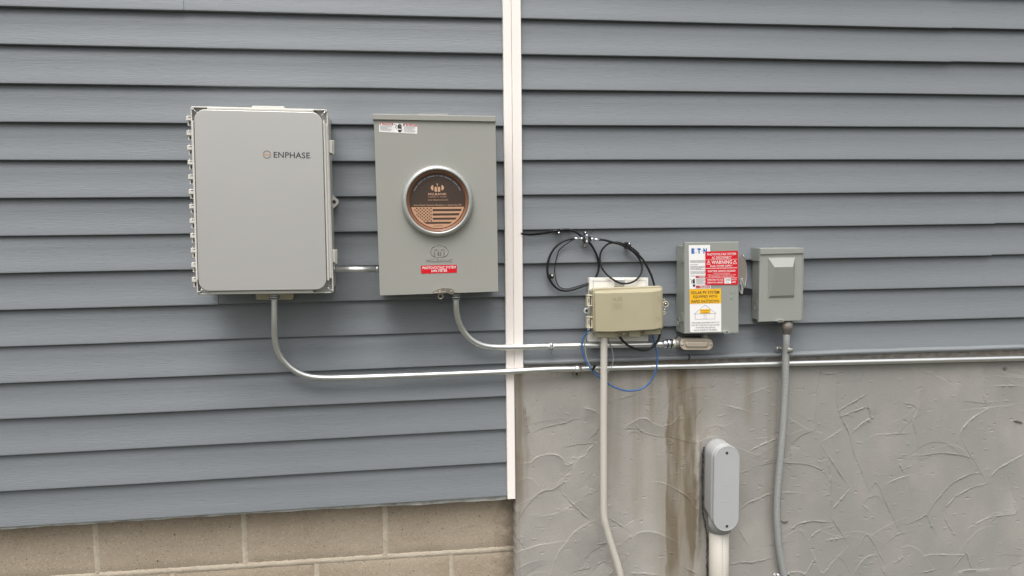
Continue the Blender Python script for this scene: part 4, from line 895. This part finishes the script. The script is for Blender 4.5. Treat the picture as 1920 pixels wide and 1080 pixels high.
# white conduit down from the beige box
mb = MB(); mb.tube(pxpath([(1133.0, 625, -0.050), (1132.6, 640, -0.050), (1132.2, 700, -0.050), (1131.8, 780, -0.050), (1131.8, 860, -0.048), (1131.9, 930, -0.046), (1132.4, 962, -0.045), (1134.2, 978, -0.045), (1137.6, 992, -0.044), (1144.8, 1017, -0.043), (1153.6, 1045, -0.042), (1159, 1063, -0.042), (1164, 1083, -0.042), (1168, 1110, -0.042), (1169, 1180, -0.042)], 6), 0.0106, 22)
one(mb, 'plastic_conduit', 'pvc_white', 'off white plastic conduit dropping from the beige box and bending near the bottom', 'conduit', P(1132, 860, -0.048))

# ------------------------------------------------------------------ safety switch
SY = -0.074
sw = thing('disconnect_switch', 'grey green steel disconnect switch covered in red, yellow and white warning labels', 'switch box', P(1330, 625, 0.0))
mb = MB(); mb.box((P(1268.3, 540, 0).x, 0.0, P(1330, 617.5, 0).z), (P(1364, 540, 0).x, -0.066, P(1330, 459.5, 0).z)); bd_ = mb.build('body', 'switch_paint', sw)
xk = P(1268.3, 540, 0).x
mb = MB(); cK = Vector((xk-0.0006, -0.024, P(1273, 603, -0.024).z))
for r_, t_ in ((0.0135, 0.0007), (0.0085, 0.0006)):
    mb.loft([[cK+Vector((t_*math.sin(b), math.cos(a)*(r_+t_*math.cos(b)), math.sin(a)*(r_+t_*math.cos(b)))) for b in [2*math.pi*j/6 for j in range(6)]] for a in [2*math.pi*i/20 for i in range(20)]], closed=True, smooth=True)
mb.build('knockout', 'switch_paint', bd_)
mb = MB(); slab(mb, ((1283.6, 454.4), (1385.2, 453.2), (1385.0, 624.5), (1283.4, 625.6)), SY, 0.013, bev=0.9); cvr = mb.build('cover', 'switch_paint', sw)
mb = MB(); mb.use('switch_paint'); ring3(mb, 1335.5-0+0, 0+587, SY, 0.0001, 0.00005)
mb = MB(); ring3(mb, 1372.2, 558.2, SY, 0.0048, 0.0006); mb.tube([P(1370.6, 559.4, SY), P(1372.2, 556.8, SY), P(1373.8, 559.4, SY)], 0.0007, 6)
ring3(mb, 1374.5, 465.5, SY, 0.004, 0.0004)
mb.tube([P(1367.5, 548.6, SY), P(1377.5, 548.2, SY)], 0.0006, 6); mb.tube([P(1368.5, 550.8, SY), P(1377.5, 550.4, SY)], 0.0005, 6); mb.build('embossing', 'switch_paint', cvr)
for y0 in (475.2, 587.2):
    mb = MB(); slab(mb, rect(1280.6, y0, 1284.6, y0+17), -0.0650, 0.02, r=0.8, bev=0.5); h_ = mb.build('hinge', 'switch_paint', sw)
mb = MB(); pl = [(1355.5, 622.6), (1358, 620.8), (1363, 620.0), (1368, 620.8), (1371, 623.0), (1368, 625.2), (1358, 625.2)]
mb.loft([onp(pl, SY-0.008, -0.010), onp(pl, SY-0.008, 0)], flip=True); hp_ = mb.build('hasp', 'steel_ring', sw)
mb = MB(); disc(mb, 1363.3, 622.6, SY-0.0088, 0.0022, 0.001, 10, 0.0001); mb.build('hole', 'dark_gap', hp_)
# lever handle at the right: curved blade, hook and black grip
mb = MB(); out = [(1384.5, 484), (1388.5, 480), (1393.3, 477.8), (1396.0, 483), (1398.2, 491), (1399.6, 501), (1400.0, 512), (1399.2, 523), (1397.4, 534), (1395.8, 538), (1390, 531), (1386, 524), (1384.0, 510)]
mb.loft([[P(a, b, -0.046+(a-1386)*0.0006) for a, b in out], [P(a, b, -0.0485+(a-1386)*0.0006) for a, b in out]], flip=True)
M['lever_steel'] = mat('lever_steel', (0.32, 0.28, 0.25), 0.4, metal=0.4); lv = mb.build('lever', 'lever_steel', sw)
mb = MB(); mb.tube([P(a, b, -0.0495+(a-1386)*0.0006) for a, b in out[2:10]], 0.0011, 6); mb.build('lever_edge', 'steel', lv)
mb = MB(); mb.tube(spline([P(1391.2, 521.5, -0.050), P(1392.6, 528, -0.052), P(1394.2, 534, -0.053), P(1396.0, 540, -0.053)], 4), 0.0013, 8)
hk = [(1387.0, 530), (1389.5, 523), (1391.5, 522), (1394, 540), (1392.8, 551.5), (1389.5, 550.6), (1386.6, 546)]
mb.loft([onp(hk, -0.050, -0.003), onp(hk, -0.050, 0)], flip=True); hko = mb.build('hook', 'steel', lv)
mb = MB(); slab(mb, ((1387.6, 533.5), (1389.4, 533.5), (1390.2, 545), (1388.4, 545)), -0.0506, 0.0004, r=0.7, bev=0.1); mb.build('slot', 'dark_gap', hko)
mb = MB(); slab(mb, ((1393.2, 539.4), (1411, 541.8), (1411, 553.8), (1393.2, 552.4)), -0.043, 0.014, r=0.8, bev=0.8); mb.build('grip', 'black_rubber', lv)
# labels
y1, y2, y3, y4, y5 = SY-0.0006, SY-0.0010, SY-0.0014, SY-0.0018, SY-0.0022
mb = MB().use('print_white'); E_ = Sub((1291.4, 459.8), (1331.4, 459.3), (1332.4, 541.2), (1292.8, 541.8)); sheet(mb, E_.c, y1)
mb.use('print_blue')
text(mb, 'E', E_.q(0.12, 0.075, 0.265, 0.195), y2, 2); text(mb, 'T', E_.q(0.40, 0.075, 0.56, 0.195), y2, 2); text(mb, 'N', E_.q(0.68, 0.075, 0.85, 0.195), y2, 2)
c_ = E_(0.62, 0.13); poly(mb, [(c_[0]+0.9*math.cos(R(30*i)), c_[1]-0.9*math.sin(R(30*i))) for i in range(12)], y2)
for q_ in ((0.335, 0.085), (0.315, 0.165), (0.36, 0.165)): c_ = E_(*q_); poly(mb, [(c_[0]+0.55*math.cos(R(45*i)), c_[1]-0.55*math.sin(R(45*i))) for i in range(8)], y2)
mb.use('print_grey'); fine_lines(mb, E_, 0.06, 0.345, 0.76, 0.415, 3, y2, 0.5, 11); fine_lines(mb, E_, 0.06, 0.44, 0.42, 0.465, 1, y2, 0.6, 12); fine_lines(mb, E_, 0.06, 0.48, 0.78, 0.58, 4, y2, 0.5, 13); fine_lines(mb, E_, 0.06, 0.60, 0.78, 0.67, 3, y2, 0.5, 14); fine_lines(mb, E_, 0.06, 0.695, 0.30, 0.72, 1, y2, 0.6, 15)
mb.use('print_faded_red'); poly(mb, E_.q(0.30, 0.70, 0.78, 0.755), y2); poly(mb, E_.q(0.30, 0.925, 0.97, 0.985), y2)
mb.use('print_white'); text(mb, 'DANGER', E_.q(0.45, 0.708, 0.76, 0.75), y3, 1); text(mb, 'PELIGRO', E_.q(0.50, 0.935, 0.92, 0.978), y3, 1)
mb.use('print_grey'); fine_lines(mb, E_, 0.32, 0.775, 0.78, 0.91, 5, y2, 0.5, 16)
mb.use('print_black'); hand(mb, E_, 0.03, 0.76, 0.27, 0.20, y2)
mb.build('label', 'print_white', sw)['label'] = 'white maker label with blue lettering'
mb = MB().use('print_red'); D_ = Sub((1322.4, 471.6), (1383.6, 470.0), (1384.0, 533.6), (1322.8, 534.4)); sheet(mb, D_.c, y3, r=1.6); mb.use('print_white')
text(mb, 'PHOTOVOLTAIC SYSTEM', D_.q(0.06, 0.055, 0.94, 0.125), y4, 1); text(mb, 'AC DISCONNECT', D_.q(0.20, 0.155, 0.80, 0.225), y4, 1)
for v in (0.245, 0.50, 0.785): poly(mb, D_.q(0.02, v, 0.98, v+0.008), y4)
text(mb, 'WARNING', D_.q(0.19, 0.275, 0.82, 0.38), y4, 1)
for u in (0.045, 0.85):
    for a, b in (((u+0.055, 0.27), (u+0.11, 0.385)), ((u+0.11, 0.385), (u, 0.385)), ((u, 0.385), (u+0.055, 0.27))): line(mb, D_(*a), D_(*b), 0.65, y4)
    line(mb, D_(u+0.055, 0.305), D_(u+0.055, 0.375), 0.5, y4)
text(mb, 'DUAL POWER SUPPLY', D_.q(0.15, 0.41, 0.83, 0.465), y4, 1)
text(mb, 'SOURCES: UTILITY GRID AND PV SOLAR ELECTRIC SYSTEM', D_.q(0.03, 0.50-0.012+0.0, 0.97, 0.515+0.004), y4+0.0002, 0)
text(mb, 'ELECTRIC SHOCK HAZARD', D_.q(0.08, 0.56, 0.92, 0.62), y4, 1)
text(mb, 'DO NOT TOUCH TERMINALS', D_.q(0.25, 0.645, 0.75, 0.675), y4, 0); text(mb, 'TERMINALS ON BOTH THE LINE AND LOAD SIDES', D_.q(0.07, 0.69, 0.93, 0.72), y4, 0); text(mb, 'MAY BE ENERGIZED IN THE OPEN POSITION', D_.q(0.10, 0.735, 0.88, 0.765), y4, 0)
text(mb, 'OPERATING VOLTAGE', D_.q(0.06, 0.825, 0.55, 0.875), y4, 1); text(mb, 'OPERATING CURRENT', D_.q(0.05, 0.905, 0.55, 0.955), y4, 1); text(mb, 'VOLTS', D_.q(0.80, 0.82, 0.95, 0.87), y4, 1); text(mb, 'AMPS', D_.q(0.80, 0.90, 0.93, 0.95), y4, 1)
poly(mb, D_.q(0.58, 0.80, 0.785, 0.965), y4-0.0003); mb.use('print_black'); text(mb, '240', D_.q(0.61, 0.815, 0.765, 0.885), y4-0.0007, 0); mb.use('print_grey'); text(mb, '32', D_.q(0.64, 0.905, 0.72, 0.95), y4-0.0007, 0)
mb.build('label', 'print_red', sw)['label'] = 'red warning label with white lettering'
mb = MB().use('print_white'); W_ = Sub((1292.8, 542.4), (1352.0, 541.2), (1352.4, 621.9), (1293.9, 623.3)); sheet(mb, W_.c, y3, r=1.5)
mb.use('print_yellow'); poly(mb, [(a, b) for a, b in quad(*W_.q(0, 0, 1, 0.338), r=0)], y4)
mb.use('print_charcoal'); text(mb, 'SOLAR PV SYSTEM', W_.q(0.055, 0.045, 0.945, 0.115), y5, 1); text(mb, 'EQUIPPED WITH', W_.q(0.12, 0.145, 0.87, 0.215), y5, 1); text(mb, 'RAPID SHUTDOWN', W_.q(0.06, 0.25, 0.93, 0.32), y5, 1)
hl = [(0.14, 0.575), (0.49, 0.37), (0.84, 0.575), (0.14, 0.575)]
for a, b in zip(hl, hl[1:]): line(mb, W_(*a), W_(*b), 0.4, y4)
hl = [(0.17, 0.575), (0.17, 0.70), (0.80, 0.70), (0.80, 0.575)]
for a, b in zip(hl, hl[1:]): line(mb, W_(*a), W_(*b), 0.4, y4)
hl = [(0.455, 0.70), (0.455, 0.60), (0.52, 0.60), (0.52, 0.70)]
for a, b in zip(hl, hl[1:]): line(mb, W_(*a), W_(*b), 0.35, y4)
mb.use('print_yellow'); poly(mb, W_.q(0.325, 0.47, 0.65, 0.565), y4-0.0002); mb.use('print_charcoal'); text(mb, 'SOLAR ELECTRIC', W_.q(0.345, 0.485, 0.63, 0.51), y5, 0); text(mb, 'PV PANELS', W_.q(0.40, 0.53, 0.58, 0.552), y5, 0)
for i, (s_, a, b) in enumerate((('TURN RAPID SHUTDOWN SWITCH TO', 0.05, 0.94), ('THE "OFF" POSITION TO SHUT DOWN', 0.05, 0.94), ('PV SYSTEM AND REDUCE', 0.19, 0.80), ('SHOCK HAZARD IN THE ARRAY.', 0.12, 0.87))): text(mb, s_, W_.q(a, 0.765+0.057*i, b, 0.80+0.057*i), y4, 0)
mb.build('label', 'print_white', sw)['label'] = 'yellow and white rapid shutdown label with a house drawing'

# ------------------------------------------------------------------ brass-coloured conduit body
cbd = thing('conduit_fitting', 'brass coloured oblong conduit fitting under the labelled switch', 'conduit fitting', P(1306, 656, 0.0))
mb = MB(); slab(mb, rect(1274.5, 633.5, 1334, 652.5), -0.040, 0.034, r=9, bev=1.2)
mb.tube([P(1274.8, 644.2, -0.024), P(1264.5, 644.3, -0.024)], 0.0125, 18); mb.tube([P(1321.5, 640, -0.030), P(1321.5, 622, -0.030)], 0.0108, 18); mb.build('body', 'cast_grey', cbd)
mb = MB(); mb.tube([P(1265.0, 644.3, -0.024), P(1262.4, 644.3, -0.024)], 0.0138, 20); mb.build('bushing', 'beige_light', cbd)
mb = MB(); q4 = rect(1275.8, 634.8, 1337.0, 656.4); slab(mb, q4, -0.0445, 0.005, r=10.7, bev=1.0, n=10)
q5 = rect(1284.6, 639.3, 1328.8, 651.9)
mb.loft([onp(quad(*q5, r=6.2, n=10), -0.0440, 0), onp(quad(*q5, r=5.6, n=10, inset=0.7), -0.0475, 0), onp(quad(*q5, r=4.6, n=10, inset=2.0), -0.0500, 0), onp(quad(*q5, r=3.0, n=10, inset=3.4), -0.0508, 0)], False, True, flip=True, smooth=True)
cv_ = mb.build('cover', 'bronze', cbd)
for q_ in ((1279.6, 646.3, -0.0452, 0.0032, 0.2), (1333.4, 645.6, -0.0452, 0.0032, 0.8)): mb = MB(); screw(mb, *q_); mb.build('screw', 'zinc', cv_)

# ------------------------------------------------------------------ small pull-out disconnect
po = thing('disconnect_switch', 'small plain grey rain-tight box with a bulged front at the far right', 'switch box', P(1462, 603, 0.0))
mb = MB(); xl = P(1410.3, 540, 0).x; mb.box((xl, 0.0, P(1450, 595.0, 0).z), (P(1490.5, 540, 0).x, -0.050, P(1450, 470, 0).z)); pb2 = mb.build('body', 'switch_paint', po)
mb = MB(); cK = Vector((xl-0.0005, -0.028, P(1416, 573, -0.026).z))
for r_, t_ in ((0.0125, 0.0008),): mb.loft([[cK+Vector((t_*math.sin(b), math.cos(a)*(r_+t_*math.cos(b)), math.sin(a)*(r_+t_*math.cos(b)))) for b in [2*math.pi*j/6 for j in range(6)]] for a in [2*math.pi*i/20 for i in range(20)]], closed=True, smooth=True)
mb.build('knockout', 'switch_paint', pb2)
PY = -0.056
mb = MB(); slab(mb, ((1424.6, 475), (1505.2, 474.5), (1502.6, 601.2), (1422.6, 603.8)), PY, 0.012, bev=0.9)
bo_, bi_ = ((1440.2, 483.2), (1490.8, 482.2), (1489.4, 557.8), (1439.4, 558.8)), ((1452.5, 501), (1487.0, 500.5), (1488.2, 553.5), (1444.5, 555))
k = len(mb.v)
mb.v.extend([W(p_, PY-0.0002) for p_ in bo_]); mb.v.extend([W(bi_[0], PY-0.021), W(bi_[1], PY-0.021), W(bi_[2], PY-0.005), W(bi_[3], PY-0.005)]); 
for f in ((0, 1, 5, 4), (1, 2, 6, 5), (2, 3, 7, 6), (3, 0, 4, 7), (4, 5, 6, 7)): mb.face([k+i_ for i_ in f], False)
cvp = mb.build('cover', 'switch_paint', po)
bv = cvp.modifiers.new('bevel', 'BEVEL'); bv.width = 0.0035; bv.segments = 3; bv.limit_method = 'ANGLE'; bv.angle_limit = R(8)
mb = MB(); slab(mb, ((1425.6, 466.0), (1507.6, 465.0), (1507.0, 475.0), (1425.4, 477.4)), PY-0.004, 0.060, bev=0.8)
za, zb = P(1409, 466, -0.01).z, P(1409, 488.6, -0.01).z; mb.box((P(1408.6, 470, 0).x, 0.0, za), (P(1408.6, 470, 0).x+0.002, PY-0.002, zb)); xr_ = P(1506, 470, PY).x; mb.box((xr_-0.002, 0, za), (xr_, PY-0.001, zb)); mb.build('rain_cap', 'switch_paint', po)
mb = MB(); pl = [(1456.8, 602.4), (1460, 600.6), (1466, 600.2), (1471, 601.6), (1469, 604.4), (1460, 604.8)]
mb.loft([onp(pl, PY-0.007, -0.008), onp(pl, PY-0.007, 0)], flip=True); mb.build('hasp', 'zinc', po)
# flexible conduit with its gland
fx = thing('flexible_conduit', 'grey ribbed flexible conduit hanging from the small box at far right down the concrete', 'conduit', P(1474, 640, -0.03))
fl = pxpath([(1474.6, 618, -0.036), (1474.4, 640, -0.038), (1473.6, 664, -0.032), (1472.9, 690, -0.030), (1472.6, 720, -0.028), (1470.6, 760, -0.026), (1468, 803, -0.024), (1464.6, 845, -0.022), (1460.9, 884.5, -0.020), (1457.6, 925, -0.018), (1456.6, 955, -0.017), (1457.2, 986, -0.016), (1460.6, 1027, -0.014), (1467.4, 1068, -0.012), (1473, 1100, -0.012), (1476, 1180, -0.012)], 7)
mb = MB(); mb.tube(fl, 0.0108, 22); jk = mb.build('jacket', 'flex_grey', fx)
mb = MB()
for i in range(10, len(fl)-22, 1):
    for tt_ in (0.1, 0.45, 0.75):
        if random.random() < 0.12: continue
        c_ = fl[i].lerp(fl[i+1], tt_); a_ = R(52); nrm_ = Vector((math.sin(a_), -math.cos(a_), 0)); tn = Vector((math.cos(a_), math.sin(a_), 0)); dl = (fl[i+1]-fl[i]).normalized()*0.0021; c_ = c_+nrm_*0.01105
        k = len(mb.v); mb.v.extend([tuple(c_+tn*0.0007-dl), tuple(c_+tn*0.0007+dl), tuple(c_-tn*0.0007+dl), tuple(c_-tn*0.0007-dl)]); mb.face((k, k+1, k+2, k+3), False)
mb.build('printed_marking', 'print_black', jk)
mb = MB(); a, b = P(1475, 602, -0.036), P(1474.5, 627, -0.036); L_ = b-a
mb.tube([a, a+L_*0.15, a+L_*0.16, a+L_*0.52, a+L_*0.56, a+L_*0.97, b], 0.015, 8, radii=[0.0175, 0.0175, 0.0188, 0.0182, 0.0172, 0.0128, 0.0118]); M['gland'] = mat('gland', (0.19, 0.17, 0.15), 0.5, var=[((60, 60, 60), 0.6, (0.13, 0.11, 0.095), 0.4, 0.7)]); mb.build('gland', 'gland', fx)
def two_hole(cx_, cy_, wd, yf, nm, lab, lean_=0.0):
    t_ = thing('conduit_strap', lab, 'strap', P(cx_, cy_, yf))
    mb = MB(); prof = []
    for s_, yy in ((-1.22, 0.004), (-0.62, 0.004), (-0.5, -0.006), (-0.47, -0.020), (-0.3, -0.0275), (0, -0.0295), (0.3, -0.0275), (0.47, -0.020), (0.5, -0.006), (0.62, 0.004), (0.78, 0.004)): prof.append((s_*wd, yy))
    base_ = P(cx_, cy_, yf); hz = 0.0075
    top = [base_+Vector((a, b, hz)) for a, b in prof]; bot = [base_+Vector((a, b, -hz)) for a, b in prof]; k = len(mb.v)
    thick = Vector((0, -0.0014, 0))
    ring_f = [p_+thick for p_ in top]; 
    for rr_ in (top, bot, [p_+thick for p_ in top], [p_+thick for p_ in bot]): mb.v.extend([tuple(p_) for p_ in rr_])
    m_ = len(prof)
    for i_ in range(m_-1): mb.face((k+2*m_+i_, k+3*m_+i_, k+3*m_+i_+1, k+2*m_+i_+1), True); mb.face((k+i_, k+2*m_+i_, k+2*m_+i_+1, k+i_+1), False); mb.face((k+m_+i_, k+m_+i_+1, k+3*m_+i_+1, k+3*m_+i_), False)
    disc(mb, cx_-wd/0.00165*0.98, cy_, yf+0.0018, 0.0075, 0.003, 18)
    mb.build('band', nm, t_)
    for q_ in ((cx_-wd/0.00165*0.98, cy_, yf-0.0005, 0.0042), (cx_+wd/0.00165*0.72, cy_+1, yf-0.0005, 0.0034, 1.2)): mb = MB(); screw(mb, *q_); mb.build('screw', 'zinc', t_)
two_hole(1473.8, 653.6, 0.0255, -0.018, 'cast_grey', 'grey two hole strap round the ribbed conduit just below the small box')
two_hole(1468.6, 1079.5, 0.0250, 0.002, 'steel', 'steel strap on the ribbed conduit at the bottom of the picture')

# ------------------------------------------------------------------ large plastic elbow fitting and pipe
pe = thing('conduit_fitting', 'large light grey oblong plastic fitting set in the concrete', 'conduit fitting', P(1350, 995, 0.0))
q4 = rect(1338.6, 836.2, 1386.6, 996.6); cxp, cyp = 1362.6, 916.4
mb = MB()
def oval(y, s_, dz=0.0, dx=0.0):
    """oval outline with straight sides, real size, centred on the fitting"""
    c_ = P(cxp, cyp, -0.080); hw = (P(1386.6, cyp, -0.080).x-P(1338.6, cyp, -0.080).x)/2*s_; hh_ = (P(cxp, 836.2, -0.080).z-P(cxp, 996.6, -0.080).z)/2-(1-s_)*hw; o_ = []
    for i_ in range(17): a_ = math.pi-math.pi*i_/16; o_.append((c_.x+dx+hw*math.cos(a_), y, c_.z+dz+hh_-hw+hw*math.sin(a_)))
    for i_ in range(17): a_ = -math.pi*i_/16; o_.append((c_.x+dx+hw*math.cos(a_), y, c_.z+dz-hh_+hw+hw*math.sin(a_)))
    return o_
def bottomcut(o_, amt):   # the back of the body is shorter at its lower end
    c_ = P(cxp, cyp, -0.080).z; return [(a, b, z_ if z_ > c_ else c_+(z_-c_)*(1-amt)) for a, b, z_ in o_]
mb.loft([bottomcut(oval(0.012, 0.99), 0.16), bottomcut(oval(-0.012, 0.99), 0.16), bottomcut(oval(-0.034, 0.985), 0.08), oval(-0.050, 0.985), oval(-0.070, 0.985)], flip=True, smooth=True)
mb.tube([P(1348.8, 968, -0.024), P(1348.8, 994, -0.024)], 0.0345, 28); bdy = mb.build('body', 'pvc_grey', pe)
mb = MB(); mb.loft([oval(-0.0695, 1.0), oval(-0.0770, 1.0), oval(-0.0792, 0.985), oval(-0.0802, 0.95), oval(-0.0796, 0.92)], flip=True); cv_ = mb.build('cover', 'pvc_grey', pe)
for q_ in (849.6, 987.0): mb = MB(); disc(mb, 1363.2, q_, -0.0806, 0.0044, 0.002, 14); mb.build('screw', 'dark_gap', cv_)
mb = MB()
for i_ in range(5): slab(mb, rect(1352+i_*4.2, 908.5, 1354.4+i_*4.2, 910.2), -0.0802, 0.001, bev=0.1)
mb.build('embossed_lettering', 'pvc_grey', cv_); mb = MB()
for i_ in range(5): slab(mb, rect(1355+i_*3.6, 939.2, 1357+i_*3.6, 941.0), -0.0802, 0.001, bev=0.1)
mb.build('embossed_lettering', 'pvc_grey', cv_)
mb = MB(); mb.tube([P(1348.3, 985, -0.024), P(1348.0, 1080, -0.024), P(1347.6, 1230, -0.024), P(1347.6, 1400, -0.024)], 0.0305, 30)
mb.smooth = True; pp = one(mb, 'plastic_pipe', 'pvc_white', 'thick off white plastic pipe entering the bottom of the large grey fitting', 'pipe', P(1348, 1060, -0.022))
mb = MB()
for i_ in range(14): slab(mb, rect(1353.8, 1009+i_*5, 1354.5, 1012.6+i_*5), -0.0545, 0.0005, bev=0.05)
mb.build('printed_marking', 'print_grey', pp)

rr = random.Random(5); pts = [(1320.5, 838), (1318.6, 850), (1318.0, 875), (1317.6, 905), (1318.0, 935), (1318.2, 958), (1320.6, 972), (1323.5, 985), (1326.0, 1000), (1326.8, 1020), (1326.4, 1050), (1326.8, 1085), (1326.5, 1130)]
pp_ = pxpath([(a-0.6, b, CY-0.011) for a, b in pts], 6); pp_ = [p_+Vector((rr.uniform(-0.0011, 0.0011), 0, 0)) for p_ in pp_]
mb = MB(); mb.tube(pp_, 0.002, 6, radii=[0.0012+0.0018*rr.random() for _ in pp_]); mb.build('crack', 'dark_gap', conc)
for pl in ([(1465, 976), (1469, 978.5), (1474, 978), (1478, 976), (1476, 980), (1470, 981)], [(1901, 789), (1908, 788.5), (1916, 791), (1918, 793.5), (1909, 792.5)], [(1881, 690), (1886, 688), (1889, 692), (1884, 694)]):
    mb = MB(); mb.loft([onp(pl, CY-0.002, -0.004), onp(pl, CY-0.0035, 0)], flip=True); mb.build('chip', 'old_steel', conc)
bpy.context.view_layer.update()
